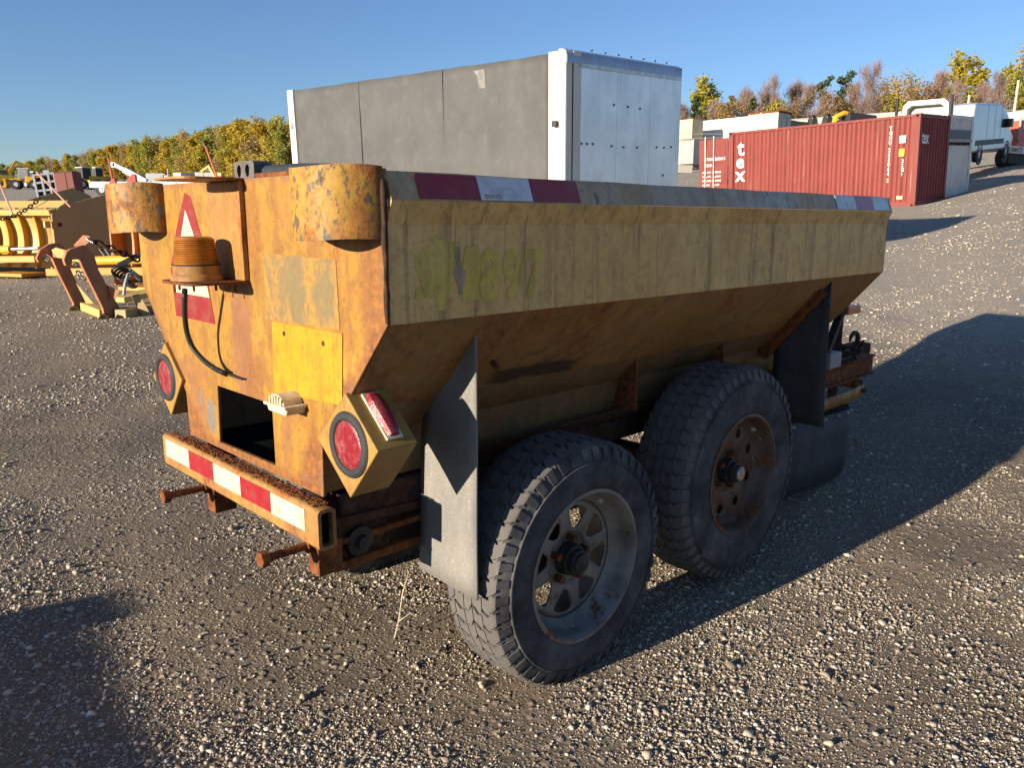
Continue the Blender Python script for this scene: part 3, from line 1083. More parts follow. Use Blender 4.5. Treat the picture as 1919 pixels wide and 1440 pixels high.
# bumper tube, open ended
bo = [(-.061, .5535), (-.061, .659), (.042, .659), (.042, .5535)]
def rrect(u0, u1, w0, w1, r, n=4):
    pts = []
    for cu, cw, a0 in ((u1 - r, w1 - r, 0), (u0 + r, w1 - r, 90), (u0 + r, w0 + r, 180), (u1 - r, w0 + r, 270)):
        for k in range(n + 1):
            a = math.radians(a0 + 90 * k / n)
            pts.append((cu + r * math.cos(a), cw + r * math.sin(a)))
    return pts


oo, ii = rrect(-.061, -.011, .5535, .6585, .012), rrect(-.052, -.020, .5625, .6495, .008)
n = len(oo)
vs = [T(u, v, w) for v in (-.487, .487) for ring in (oo, ii) for u, w in ring]
fs = []
for k in range(n):
    k2 = (k + 1) % n
    fs += [(k, k2, 2 * n + k2, 2 * n + k), (n + k, 3 * n + k, 3 * n + k2, n + k2), (k, n + k, n + k2, k2), (2 * n + k, 2 * n + k2, 3 * n + k2, 3 * n + k)]
bp = MB().add(vs, fs).build("bumper", M['bumper'], TR, smooth=30)
MB().box(T(-.0518, .462, .5628), T(-.0202, .466, .6492)).build("tube_shade_sheet", M['void'], bp)  # black sheet inside the open tube, painted in place of its shade
edges = [-.463, -.278, -.102, .074, .250, .425]
for k in range(5):
    MB().prism([T(-.0625, edges[k] + .0006, .588), T(-.0625, edges[k + 1] - .0006, .590), T(-.0625, edges[k + 1] - .0006, .648), T(-.0625, edges[k] + .0006, .647)], T(.0012, 0, 0)).build(
        "reflector_strip", M['tape_cream'] if k % 2 == 0 else M['tape_red'], bp)
# crumbly rust along the top of the bumper against the panel
mb = MB()
for k in range(900):
    v = rng.uniform(-.40, .46)
    u = -.012 - .040 * rng.random() ** 1.6
    s = rng.uniform(.0008, .0028)
    mb.obox(T(u, v, .659 + s * .3), Vector((s, s * .3, 0)), Vector((-s * .3, s, 0)), Vector((0, 0, s * .7)))
tag(mb.build("rust_flakes", M['rust'], bp), None, kind="stuff")
# adjusting bolts on brackets below the bumper
for v in (-.209, .399):
    bk = MB().box(T(-.040, v - .006, .465), T(.03, v + .045, .553)).build("bolt_bracket", M['rust'], TR, bevel=.002)
    MB().cyl(T(-.160, v + .012, .545), T(-.0405, v + .012, .545), .0105, 12).build("adjusting_bolt", M['rust'], bk, smooth=40)
    MB().cyl(T(-.180, v + .012, .545), T(-.160, v + .012, .545), .021, 6).build("bolt_head", M['rust'], bk, bevel=.002)
    MB().cyl(T(-.056, v + .012, .545), T(-.0405, v + .012, .545), .020, 6).build("nut", M['rust'], bk)

# chassis: beams, cross members, axles, springs
for sgn in (1, -1):
    MB().box(T(.05, sgn * .33, .575), T(3.05, sgn * .405, .652)).build("chassis_beam", M['rustdark'], TR, bevel=.004)
    MB().prism([T(.35, sgn * .405, .655), T(2.3, sgn * .405, .655), T(2.3, sgn * .455, .700), T(.35, sgn * .455, .700)], T(0, 0, .008)).build("chassis_ledge", M['rustdark'], TR)
    sp = MB()
    for k in range(3):
        sp.tube([T(.36 + .05 * k + i * (1.40 - .1 * k) / 10, sgn * .37, .50 - .014 * k - .05 * math.sin(math.pi * i / 10)) for i in range(11)], .011, 6)
    sp.build("leaf_spring", M['rustdark'], TR)
for k in range(5):
    MB().box(T(.12 + .6 * k, -.33, .585), T(.19 + .6 * k, .33, .64)).build("cross_member", M['rustdark'], TR)
MB().cyl(T(.10, .425, .515), T(.10, -.4, .515), .014, 14).build("drive_shaft", M['rustdark'], TR)
rp = MB().lathe([(.0, .0), (.036, 0), (.040, .006), (.040, .016), (.020, .02), (.016, .034), (.0, .034)], T(.10, .405, .515), T(0, 1, 0), 24).build("shaft_bearing", M['darkmetal'], TR, smooth=40)
MB().box(T(.04, .39, .468), T(.20, .404, .585)).build("bearing_plate", M['rustdark'], TR, bevel=.003)
MB().box(T(.02, .395, .452), T(.40, .425, .475)).build("lower_tray", M['rust'], TR, bevel=.002)
mb = MB()
mb.box(T(.02, .34, .52), T(.42, .42, .535))
mb.build("tie_bar", M['rust'], TR)
MB().box(T(.21, .375, .47), T(.36, .388, .60)).build("bearing_plate", M['rustdark'], TR)
MB().bar(T(.02, .41, .585), T(.40, .41, .560), .02, .022).build("tie_bar", M['rustdark'], TR)
for u, v in ((.165, .405),):
    MB().cyl(T(u, v, .52), T(u, v + .012, .52), .014, 6).build("bearing_bolt", M['rust'], TR)
for u in (1.168, 1.72):
    MB().prism([T(u, .408, .701), T(u, .500, .704), T(u, .498, .880), T(u, .470, .860), T(u, .425, .800)], T(.012, 0, 0)).build("gusset", M['rust'], TR)
for u, v, w in ((.424, .585, .976),):
    bb = MB().cyl(T(u, v - .01, w + .01), T(u, v + .018, w - .012), .008, 8)
    bb.build("side_bolt", M['rust'], TR)


# wheels
def tyre_mesh(R, rim, wd, nb, seed):
    rs = random.Random(seed)
    prof = []   # (radius, s) s: 0 outer face -> wd inner
    pr = [(rim, .018), (rim + .006, .010), (rim + .022, .004), (rim + .05, .0), (R - .075, .002), (R - .045, .010), (R - .024, .020), (R - .009, .030),
          (R - .007, .06), (R - .0065, wd / 2), (R - .007, wd - .06), (R - .009, wd - .03), (R - .024, wd - .02), (R - .045, wd - .010), (R - .075, wd - .002), (rim + .05, wd), (rim + .01, wd - .01), (rim, wd - .02)]
    mb = MB()
    mb.lathe(pr, (0, 0, 0), (0, 1, 0), 84)
    # raised bead line on the sidewall
    mb.lathe([(R - .058, .0055), (R - .056, .0015), (R - .053, .0025), (R - .051, .008)], (0, 0, 0), (0, 1, 0), 84)
    ax = Vector((0, 1, 0))

    def P(a, s, r):
        return Vector((math.cos(a) * r, s, math.sin(a) * r))
    da = 2 * math.pi / nb
    rows = [(.020, .060, .0, .76, .10), (.0635, .0985, .33, .82, -.30), (.102, wd - .102, .1, .80, .34), (wd - .0985, wd - .0635, .55, .82, -.30), (wd - .060, wd - .020, .2, .76, .10)]
    for (s0, s1, ph, fill, skew) in rows:
        for k in range(nb):
            a0 = (k + ph) * da
            w_ = da * fill
            sk = skew * da
            drop = lambda s: .012 * max(0, (0.034 - min(s, wd - s)) / .014) if min(s, wd - s) < .034 else 0.0
            top = []
            bot = []
            jag = .22 * da
            outl = [(a0, s0), (a0 + w_, s0), (a0 + w_ + sk + jag, (s0 + s1) / 2), (a0 + w_ + sk, s1), (a0 + sk, s1), (a0 + sk * .5 + jag, (s0 + s1) / 2)]
            for a, s in outl:
                top.append(P(a, s, R - drop(s)))
                bot.append(P(a, s, R - .013 - drop(s) * 1.0))
            m_ = len(outl)
            vs_ = bot + top
            fs_ = [tuple(range(m_, 2 * m_))] + [(i, (i + 1) % m_, m_ + (i + 1) % m_, m_ + i) for i in range(m_)]
            mb.add(vs_, fs_)
    # shoulder lugs reaching down the outer sidewall
    for k in range(nb):
        a0 = (k + .1) * da
        for s_in, sg in ((.0, 1), (wd, -1)):
            o_ = lambda s: s_in + sg * s
            a1 = a0 + da * .5
            vs_ = [P(a0, o_(.020), R - .014), P(a1, o_(.020), R - .014), P(a1, o_(.0085), R - .050), P(a0, o_(.0085), R - .050),
                   P(a0, o_(.017), R - .011), P(a1, o_(.017), R - .011), P(a1, o_(.0062), R - .046), P(a0, o_(.0062), R - .046)]
            mb.add(vs_, [(4, 5, 6, 7), (0, 1, 5, 4), (1, 2, 6, 5), (2, 3, 7, 6), (3, 0, 4, 7)])
    me = bpy.data.meshes.new("tyre")
    me.from_pydata(mb.v, [], mb.f)
    fix_normals(me)
    me.polygons.foreach_set("use_smooth", [True] * len(me.polygons))
    me.set_sharp_from_angle(angle=math.radians(32))
    me.materials.append(M['tyre'])
    return me


def disc_mesh(nh, rows, depth, mat):
    """wheel disc with nh openings; rows: (radius, half angle of opening, s)"""
    mb = MB()
    half = math.pi / nh
    for k in range(nh):
        c = 2 * math.pi * k / nh
        cols = []
        for r, hw, s in rows:
            h = hw if hw > 0 else half * .35
            cols.append([Vector((math.cos(c + t) * r, s, math.sin(c + t) * r)) for t in (-half, -(half + h) / 2, -h, -h * .4, h * .4, h, (half + h) / 2, half)])
        vs = [p for cl in cols for p in cl]
        fs = []
        for i in range(len(rows) - 1):
            openr = rows[i][1] > 0 and rows[i + 1][1] > 0
            for j in range(7):
                if openr and 2 <= j <= 4:
                    continue
                fs.append((i * 8 + j, i * 8 + j + 1, i * 8 + 9 + j, i * 8 + 8 + j))
        mb.add(vs, fs)
    me = bpy.data.meshes.new("rim_disc")
    me.from_pydata(mb.v, [], mb.f)
    bm = bmesh.new()
    bm.from_mesh(me)
    bmesh.ops.remove_doubles(bm, verts=bm.verts, dist=.0004)
    bmesh.ops.recalc_face_normals(bm, faces=bm.faces)
    bm.to_mesh(me)
    bm.free()
    me.materials.append(mat)
    me.polygons.foreach_set("use_smooth", [True] * len(me.polygons))
    me.set_sharp_from_angle(angle=math.radians(40))
    return me


def wheel(u, side, hz, R, rim, style, tyre_me, rot):
    """side +1: right of the trailer (seen), -1: left"""
    WB = .7286 if side == 1 else .50
    wd = .235
    e = bpy.data.objects.new("wheel", None)
    e.empty_display_size = .1
    COL.objects.link(e)
    e.parent = TR
    e.location = T(u, side * WB, hz)
    e.rotation_euler = (0, rot, 0) if side == 1 else (0, rot, math.pi)
    t = bpy.data.objects.new("tyre", tyre_me)
    COL.objects.link(t)
    t.parent = e
    mt = M['rim1'] if style == 1 else M['rim2']
    MB().lathe([(rim - .006, .004), (rim + .004, .006), (rim + .004, .012), (rim - .004, .016), (rim - .012, .020), (rim - .013, .044), (rim - .022, .058), (rim - .040, .074), (rim - .044, .105), (rim - .02, wd - .02), (rim, wd - .012), (rim - .006, wd - .010), (rim - .048, .11), (rim - .046, .078), (rim - .028, .062), (rim - .018, .046), (rim - .016, .020), (rim - .010, .012)],
               (0, 0, 0), (0, 1, 0), 64, close=True).build("rim", mt, e, smooth=40)
    k = rim / .227
    if style == 1:
        rows = [(.030 * k, 0, .098), (.078 * k, 0, .098), (.086 * k, 0, .090), (.096 * k, .07, .085), (.103 * k, .15, .083), (.130 * k, .23, .082), (.152 * k, .265, .082), (.159 * k, .24, .082), (.163 * k, .12, .082), (.170 * k, 0, .084), (.181 * k, 0, .092)]
        me = disc_mesh(8, rows, .06, mt)
    else:
        rm, rc = .148 * k, .019
        rows = [(.030 * k, 0, .092), (.080 * k, 0, .092), (.092 * k, 0, .082)]
        for q in range(7):
            t_ = -1 + 2 * q / 6
            r = rm + rc * t_
            rows.append((r, max(.012, math.sqrt(max(0, 1 - t_ * t_)) * rc / r), .076))
        rows += [(.172 * k, 0, .076), (.181 * k, 0, .086)]
        me = disc_mesh(8, rows, .06, mt)
    d = link_mesh("rim_disc", me, None, e, solid=-.006, fix=False)
    # hub, cap and wheel nuts
    MB().lathe([(.0, .024), (.024, .024), (.030, .028), (.032, .036), (.038, .038), (.040, .056), (.046, .058), (.048, .078), (.05, .08), (.05, .2), (0, .2)], (0, 0, 0), (0, 1, 0), 28).build("hub", M['darkmetal'], e, smooth=35)
    if style == 2:
        MB().lathe([(0, .017), (.022, .017), (.026, .021), (.026, .03)], (0, 0, 0), (0, 1, 0), 20).build("hub_cap", M['steel'], e, smooth=40)
    for q in range(5):
        a = 2 * math.pi * q / 5 + .4
        c = Vector((math.cos(a) * .066 * k, 0, math.sin(a) * .066 * k))
        MB().add(*(lambda mm: (mm.v, mm.f))(MB().cyl(c + Vector((0, .062, 0)), c + Vector((0, .100, 0)), .0115, 6))).build("wheel_nut", M['rust'], e)
    MB().cyl((0, .10, 0), (0, .2, 0), .085, 24).build("brake_drum", M['rustdark'], e)
    return e


T1 = tyre_mesh(.368, .222, .235, 46, 1)
T2 = tyre_mesh(.397, .220, .235, 50, 2)
wr_ = wheel(.6726, 1, .361, .368, .2271, 1, T1, .2)
# chalk scrawl on the sidewall
for ch_, deg, r_, sz in (("M", -84, .325, .060), ("D", -68, .322, .055), ("R", -45, .322, .050), ("I", -30, .318, .045), ("F", -16, .318, .045)):
    th_ = math.radians(deg) + .2
    rad_, tan_ = Vector((math.cos(th_), 0, math.sin(th_))), Vector((-math.sin(th_), 0, math.cos(th_)))
    place_text("chalk_mark", ch_, sz, M['chalk'], wr_, rad_ * r_ + Vector((0, -.0006, 0)), tan_, -rad_, bold=-.0022)
wheel(1.5413, 1, .440, .397, .2228, 2, T2, .35)
wheel(.6726, -1, .366, .368, .2271, 1, T1, 1.1)
wheel(1.5413, -1, .420, .397, .2228, 2, T2, .8)
for u, hz in ((.6726, .361), (1.5413, .43)):
    MB().cyl(T(u, -.52, hz), T(u, .52, hz), .03, 14).build("axle", M['rustdark'], TR, smooth=40)

# mud flaps
def flap(pts, u, mat, bow, name="mud_flap"):
    """pts: rows of ((v_in, v_out), w) from top to bottom, bowed along u"""
    n = len(pts)
    cols = 7
    vs, fs = [], []
    for i, (vi, vo, w) in enumerate(pts):
        for j in range(cols):
            t = j / (cols - 1)
            s = i / (n - 1)
            vs.append(T(u + bow * (s ** 2) + .006 * math.sin(3 * t + 2 * s), vi + (vo - vi) * t, w))
    for i in range(n - 1):
        for j in range(cols - 1):
            fs.append((i * cols + j, i * cols + j + 1, i * cols + cols + j + 1, i * cols + cols + j))
    return MB().add(vs, fs).build(name, mat, TR, smooth=60, solid=.006)


f1 = flap([(.652, .660, 1.100), (.590, .664, 1.020), (.545, .666, .975), (.490, .668, .912), (.455, .670, .860), (.435, .672, .790), (.430, .673, .70), (.428, .674, .60), (.427, .676, .50), (.424, .679, .43), (.420, .682, .378)], .300, M['flap'], -.012)
for v, w in ((.628, 1.045), (.530, .938)):
    MB().cyl(T(.288, v, w), T(.300, v, w), .009, 8).build("flap_bolt", M['rust'], f1)
f2 = flap([(.685, .693, 1.105), (.61, .695, 1.03), (.53, .697, .92), (.46, .699, .84), (.46, .701, .75), (.46, .703, .65), (.47, .706, .56), (.50, .709, .495)], 2.20, M['flapdark'], .01)
MB().bar(T(2.165, .42, .775), T(2.165, .665, 1.075), .06, .045, up=T(1, 0, 0)).build("flap_brace", M['rust'], TR, bevel=.006)
for t in (.1, .55, .95):
    p = T(2.13, .42, .775).lerp(T(2.13, .665, 1.075), t)
    MB().cyl(p, p + T(.01, 0, 0), .011, 6).build("brace_bolt", M['rust'], TR)

# spinner skirt, hoop and draw-bar gear in front of the wheels
def wrap(u):
    """outline of the skirt in plan"""
    return u


plan = [(2.12, .535), (2.25, .545), (2.4, .552), (2.55, .555), (2.70, .552), (2.83, .540), (2.93, .515), (3.01, .47), (3.06, .41), (3.08, .30), (3.08, .0), (3.08, -.30), (3.0, -.47), (2.83, -.54)]
vs, fs = [], []
for i, (u, v) in enumerate(plan):
    top = .475 - .06 * i / 8 if i < 9 else .415
    bot = .13 + .010 * math.sin(i * 1.1) - .02 * min(1, i / 6)
    for k in range(4):
        w = bot + (top - bot) * k / 3
        vs.append(T(u, v + .006 * math.sin(i * .9 + k), w))
for i in range(len(plan) - 1):
    for k in range(3):
        fs.append((i * 4 + k, i * 4 + 4 + k, i * 4 + 5 + k, i * 4 + 1 + k))
sk = MB().add(vs, fs).build("spinner_skirt", M['flapdark'], TR, smooth=70, solid=.006)
for i in range(1, 9):
    u, v = plan[i]
    MB().cyl(T(u, v + .002, .462 - .06 * i / 8), T(u + .004, v + .014, .462 - .06 * i / 8), .007, 7).build("skirt_rivet", M['cream_plastic'], sk)
hp = [(2.25, .52), (2.5, .523), (2.75, .523), (2.95, .52), (3.12, .50), (3.21, .46), (3.25, .38), (3.25, -.3)]
vs, fs = [], []
for u, v in hp:
    vs += [T(u, v, .462), T(u, v, .520)]
for i in range(len(hp) - 1):
    fs.append((2 * i, 2 * i + 2, 2 * i + 3, 2 * i + 1))
hb = MB().add(vs, fs).build("skirt_hoop", M['bumper'], TR, smooth=60, solid=.008)
MB().cyl(T(3.08, .508, .49), T(3.085, .525, .49), .013, 6).build("hoop_bolt", M['rust'], hb)
for a in (0, 1, 2, 3, 4, 5):
    t = a * math.pi / 3 + .3
    p = T(2.55 + .28 * math.cos(t), .15 + .28 * math.sin(t), .42)
    MB().bar(T(2.55, .15, .42), p, .008, .07).build("spinner_vane", M['steel'], TR)
MB().cyl(T(2.55, .15, .37), T(2.55, .15, .385), .31, 32).build("spinner_disc", M['rust'], TR)
ch = MB()
ch.box(T(2.40, .42, .652), T(3.22, .505, .664))
ch.box(T(2.40, .485, .572), T(3.215, .495, .651))
ch.box(T(2.40, .42, .560), T(3.22, .505, .572))
ch.build("draw_beam", M['rust'], TR, bevel=.002)
MB().box(T(2.6, .46, .667), T(2.72, .54, .74)).build("valve_box", M['cont_grey'], TR, bevel=.004)
MB().bar(T(2.63, .50, .735), T(2.80, .49, .935), .035, .03).build("jack_lever", M['darkmetal'], TR, bevel=.003)
MB().box(T(2.665, .46, .915), T(2.76, .53, 1.02)).build("light_bracket", M['rustdark'], TR, bevel=.003)
MB().box(T(2.79, .47, .905), T(2.93, .525, .945)).build("side_marker_light", M['lens_orange'], TR, bevel=.006)
for k, (du, dv) in enumerate(((0, 0), (.05, -.03))):
    pth = [T(2.45 + du + .05 * math.cos(t), .52 + dv, .86 + .13 * math.sin(t)) for t in np.linspace(-2.2, 2.0, 16)]
    MB().tube(pth, .009, 7).build("hydraulic_hose", M['hose'], TR, smooth=60)
MB().tube([T(2.86, .49, .95), T(2.90, .49, 1.0), T(2.895, .49, 1.04), T(2.85, .49, 1.06)], .005, 6).build("marker_wire", M['hose'], TR, smooth=60)
# safety chain heaped on the beam, hook on top
def chain(path, r, th, name, mat, parent):
    """each link a small torus"""
    out = []
    for i in range(len(path) - 1):
        p, q = Vector(path[i]), Vector(path[i + 1])
        d = (q - p).normalized()
        s = d.cross(Vector((0, 0, 1)))
        if s.length < 1e-3:
            s = Vector((1, 0, 0))
        s.normalize()
        t = s.cross(d)
        if i % 2:
            s = t
        ln = (q - p).length * .68
        ring = []
        for k in range(12):
            a = 2 * math.pi * k / 12
            ring.append((p + q) / 2 + d * math.cos(a) * ln + s * math.sin(a) * r)
        out.append(MB().tube(ring, th, 5, closed=True).build(name, mat, parent, smooth=60))
    return out


cpath = []
for k in range(26):
    t = k * .55
    cpath.append(T(2.83 + .07 * math.cos(t) + .002 * k, .50 + .045 * math.sin(t * 1.1), .675 + .0032 * k + .01 * math.sin(t * 2)))
chain(cpath, .012, .0045, "chain_link", M['rustdark'], TR)
hk = [T(2.93, .5, .69), T(2.94, .5, .72), T(2.975, .5, .745), T(2.985, .5, .775), T(2.965, .5, .80), T(2.93, .5, .805), T(2.90, .5, .79), T(2.89, .5, .765)]
MB().tube(hk, [.012, .012, .013, .013, .012, .011, .009, .005], 8).build("tow_hook", M['darkmetal'], TR, smooth=60)
# draw bar to the hitch
for sgn in (1, -1):
    MB().bar(T(2.9, sgn * .36, .60), T(4.1, sgn * .06, .52), .07, .08).build("draw_bar", M['rustdark'], TR, bevel=.004)
MB().box(T(4.05, -.06, .47), T(4.30, .06, .56)).build("coupler", M['rustdark'], TR, bevel=.01)
MB().cyl(T(3.9, 0, .09), T(3.9, 0, .75), .03, 14).build("jack_stand", M['rustdark'], TR)

# numerals and reflective tape on the right wall
def dec(poly, mat, name, dv=.0012):
    return MB().prism([T(u, A + dv, w) for u, w in poly], T(0, -.001, 0)).build(name, mat, TR)


def numeral(txt, u, w, size, mat, dv):
    return place_text("painted_numeral", txt, size, mat, TR, T(u, A + dv, w), (1, 0, 0), (0, 0, 1), bold=.006, sx=.80)


dec([(.078, 1.262), (.082, 1.275), (.10, 1.278), (.102, 1.290), (.128, 1.293), (.13, 1.302), (.165, 1.306), (.168, 1.298), (.205, 1.300), (.212, 1.285), (.206, 1.235), (.19, 1.215), (.185, 1.176), (.168, 1.172), (.166, 1.148), (.140, 1.146), (.138, 1.172), (.105, 1.180), (.098, 1.198), (.078, 1.196), (.078, 1.182), (.105, 1.205), (.088, 1.215)][:18], M['overpaint'], "painted_out_numeral")
dec([(.078, 1.185), (.082, 1.178), (.10, 1.178), (.104, 1.19), (.10, 1.202), (.085, 1.203)], M['overpaint'], "painted_out_numeral")
dec([(.213, 1.235), (.225, 1.285), (.262, 1.290), (.272, 1.262), (.270, 1.222), (.262, 1.165), (.215, 1.163)], M['overpaint'], "painted_out_numeral", .0016)
dec([(.191, 1.288), (.209, 1.288), (.211, 1.236), (.226, 1.234), (.222, 1.215), (.212, 1.180), (.205, 1.178), (.2, 1.21), (.186, 1.226), (.196, 1.246)], M['rail'], "painted_out_numeral", .0020)
numeral("8", .268, 1.163, .165, M['overpaint'], .0014)
numeral("9", .343, 1.163, .160, M['overpaint'], .0012)
numeral("7", .417, 1.163, .160, M['overpaint'], .0012)


def rail_tape(u0, u1, mat, sh0=.008, sh1=.009):
    p = lambda u, t: T(u, .727 + (.705 - .727) * t + .0022, 1.388 + .060 * t + .0008)
    MB().prism([p(u0 + 0, .06), p(u1, .06), p(u1, .95), p(u0, .95)], T(0, -.0011, -.0004)).build("reflector_strip", mat, TR)


for u0, u1, mt in ((.083, .2585, M['tape_red']), (.2595, .4275, M['tape_white']), (.4285, .602, M['tape_red']), (2.12, 2.2955, M['tape_white']), (2.2965, 2.4695, M['tape_red_old']), (2.4705, 2.634, M['tape_white'])):
    rail_tape(u0, u1, mt)
p_ = lambda u, t: T(u, .727 + (.705 - .727) * t + .0032, 1.388 + .060 * t + .0012)
place_text("tape_lettering", "DOT-C2", .014, M['tape_red'], TR, p_(.272, .12), (1, 0, 0), p_(0, 1) - p_(0, 0))
# dry straw stuck to the side
MB().tube([T(1.845, A + .003, 1.262), T(1.87, A + .006, 1.235), T(1.88, A + .004, 1.19), T(1.895, A + .008, 1.145)], .0016, 5).build("straw", M['cream_plastic'], TR)

# rubber profile block and black pipe lying across the hopper rim
RB = thing("rubber_block", "grey two-hole rubber block lying on the trailer's rear rim", "block", TR.matrix_basis @ T(.10, -.105, 1.458), .76933)
mb = MB()
out = rrect(-.085, .06, .0, .062, .016)
b2 = []
N_ = 14
bm = bmesh.new()
def loop(pts, x):
    return [bm.verts.new((x, -a, b)) for a, b in pts]


holes = []
for cx in (-.048, .012):
    holes.append([(cx + .016 * math.cos(2 * math.pi * k / N_) * (1 if math.sin(2 * math.pi * k / N_) > 0 else .85), .030 + .021 * math.sin(2 * math.pi * k / N_)) for k in range(N_)])
for x in (0.0, .055):
    lo = loop(out, x)
    ho = [loop(h, x) for h in holes]
    es = []
    for lp_ in [lo] + ho:
        for k in range(len(lp_)):
            es.append(bm.edges.new((lp_[k], lp_[(k + 1) % len(lp_)])))
    bmesh.ops.triangle_fill(bm, edges=es, use_beauty=True, use_dissolve=False)
    b2.append([lo] + ho)
for la, lb_ in zip(*b2):
    for k in range(len(la)):
        k2 = (k + 1) % len(la)
        bm.faces.new((la[k], la[k2], lb_[k2], lb_[k]))
me = bpy.data.meshes.new("block_body")
bm.to_mesh(me)
bm.free()
link_mesh("block_body", me, M['rubber_grey'], RB)
RB.scale = (1, .86, .86)
pp_ = thing("tarp_roll", "black rolled tarp pipe lying along the trailer's rear rim", "pipe", TR.matrix_basis @ T(.10, .03, 1.452), .76933)
MB().tube([(0, -.0, .022), (-.02, -.2, .018), (-.05, -.40, .012)], [.019, .018, .013], 12).build("roll", M['blackpaint'], pp_, smooth=50)
MB().bar((-.06, -.06, .008), (-.08, -.42, .004), .02, .012).build("roll_lath", M['rust'], pp_)

# dry stalk standing by the flap
DS = thing("dry_stalk", "thin dry grass stalk standing beside the rear mud flap", "stalk", TR.matrix_basis @ T(.36, .17, .0))
MB().tube([(0, 0, -.01), (.02, .03, .07), (.03, .06, .15), (.05, .08, .22)], [.0022, .002, .0016, .001], 5).build("stem", M['cream_plastic'], DS)
MB().tube([(.02, .03, .07), (.06, .03, .10), (.08, .02, .09)], [.0015, .0012, .0008], 4).build("blade", M['cream_plastic'], DS)
# ------------------------------------------------------------------ box truck behind the trailer
# local axes: x back along the curtain side (away to the left), y towards the curtain side, z up
def frame_rot(yaw, tl, tw):
    l = Vector((math.sin(yaw) * math.cos(tl), math.cos(yaw) * math.cos(tl), math.sin(tl)))
    w = Vector((math.cos(yaw), -math.sin(yaw), 0)) * math.cos(tw) + Vector((0, 0, 1)) * math.sin(tw)
    w = (w - l * w.dot(l)).normalized()
    h = w.cross(l)
    return Matrix((l, -w, h)).transposed().to_euler()


BT = thing("box_truck", "large truck box with grey curtain side and silver aluminium end", "truck", (.646, 9.868, .305), rot=frame_rot(-.811, .03, .05))
BL, BW, BH, B0 = 6.05, 2.5, 3.0, .85
# curtain side with slack folds
nx_, nz_ = 60, 14
vs, fs = [], []
for i in range(nx_ + 1):
    for k in range(nz_ + 1):
        x = .28 + (BL - .45) * i / nx_
        s = k / nz_
        sag = -.006 * (1 - abs(2 * ((i * 3.0 / nx_) % 1) - 1)) * (s > .97)
        y = -.03 + .003 * math.sin(i * 1.05) * math.sin(s * 3) + .004 * math.sin(i * .37 + 3 * s) + .004 * math.sin((i * .5 - s * 6))
        vs.append((x, y, B0 + .1 + (BH - B0 - .14) * s + sag + (.003 * math.sin(i * .9) if k == nz_ else 0)))
for i in range(nx_):
    for k in range(nz_):
        a = i * (nz_ + 1) + k
        fs.append((a, a + 1, a + nz_ + 2, a + nz_ + 1))
cu = MB().add(vs, fs).build("curtain", M['curtain'], BT, smooth=60, solid=.004)
for x in (.28 + 1.9, .28 + 3.8):
    MB().box((x - .007, -.026, B0 + .12), (x + .007, -.019, BH - .05)).build("curtain_seam", M['curtain'], cu)
MB().prism([(1.34, -.018, BH - .34), (1.60, -.018, BH - .33), (1.61, -.018, BH - .12), (1.36, -.018, BH - .11)], (0, -.003, 0)).build("curtain_patch", plain('pale_tarp_patch', (.17, .165, .155), .7, var=.25, scale=14), cu)
# posts
pa = MB().box((.0, -.14, B0), (.27, -.001, BH - .02)).build("corner_post", M['cream_post'], BT, bevel=.02)
MB().box((-.006, -.28, B0), (-.001, -.145, BH - .02)).build("corner_trim", M['cream_post'], BT)
MB().box((.10, 0, 2.13), (.17, .055, 2.20)).build("tie_hook", M['blackpaint'], pa, bevel=.01)
MB().box((BL - .17, -.14, B0), (BL, 0, BH - .03)).build("corner_post", M['cream_post'], BT, bevel=.01)
MB().box((BL - .13, .0, 2.35), (BL - .06, .01, 2.45)).build("post_latch", M['steel'], BT)
MB().box((BL - .13, .0, 1.4), (BL - .06, .01, 1.5)).build("post_latch", M['steel'], BT)
# aluminium end: three sheets with slightly proud joints, rounded cap
for k in range(3):
    y0, y1 = -.285 - k * (BW - .29) / 3, -.285 - (k + 1) * (BW - .29) / 3
    MB().box((-.003, y0 - .002, B0), (.03, y1 + .002, BH - .16)).build("end_sheet", M['alu'], BT, bevel=.003)
    MB().box((-.0045, y1 - .003, B0), (-.0032, y1 + .003, BH - .17)).build("sheet_joint", M['alu'], BT)
cap = MB()
cp_ = [(-.008, BH - .16), (-.008, BH - .08), (.005, BH - .03), (.05, BH - .002), (.12, BH + .004), (.12, BH - .16)]
cap.prism([(x, -.02, z) for x, z in cp_], (0, -BW + .04, 0))
cap.build("roof_cap", plain('blue_grey_roof_cap', (.30, .34, .40), .35, .5, var=.1, scale=4), BT, smooth=40)
MB().box((-.014, -.26, BH - .19), (-.009, -BW + .02, BH - .15)).build("cap_trim", M['steel'], BT)
for k in range(7):
    MB().cyl((.0, -.5 - k * .27, BH + .012), (.012, -.5 - k * .27, BH + .012), .012, 8).build("cap_rivet", M['rustdark'], BT)
for y, z in ((-.95, 2.42), (-1.25, 2.41), (-1.52, 2.40), (-.31, 1.94), (-.42, 1.94), (-.53, 1.94), (-.92, 1.92), (-1.18, 1.91), (-1.48, 1.91), (-1.94, 1.92), (-2.12, 1.92), (-2.30, 1.93), (-2.12, 1.55)):
    MB().cyl((-.012, y, z), (-.002, y, z), .014, 8).build("rivet", M['blackpaint'], BT)
MB().box((-.03, -2.26, 1.27), (-.004, -2.22, 1.38)).build("door_latch", M['blackpaint'], BT, bevel=.004)
for y in (-.62, -1.68):
    MB().tube([(-.006, y - .03, 1.10), (-.035, y - .03, 1.18), (-.035, y + .02, 1.20), (-.006, y + .03, 1.10)], .007, 6).build("grab_hook", M['steel'], BT)
MB().box((0, -BW, B0), (BL, -BW + .04, BH - .03)).build("far_side", M['curtain'], BT)
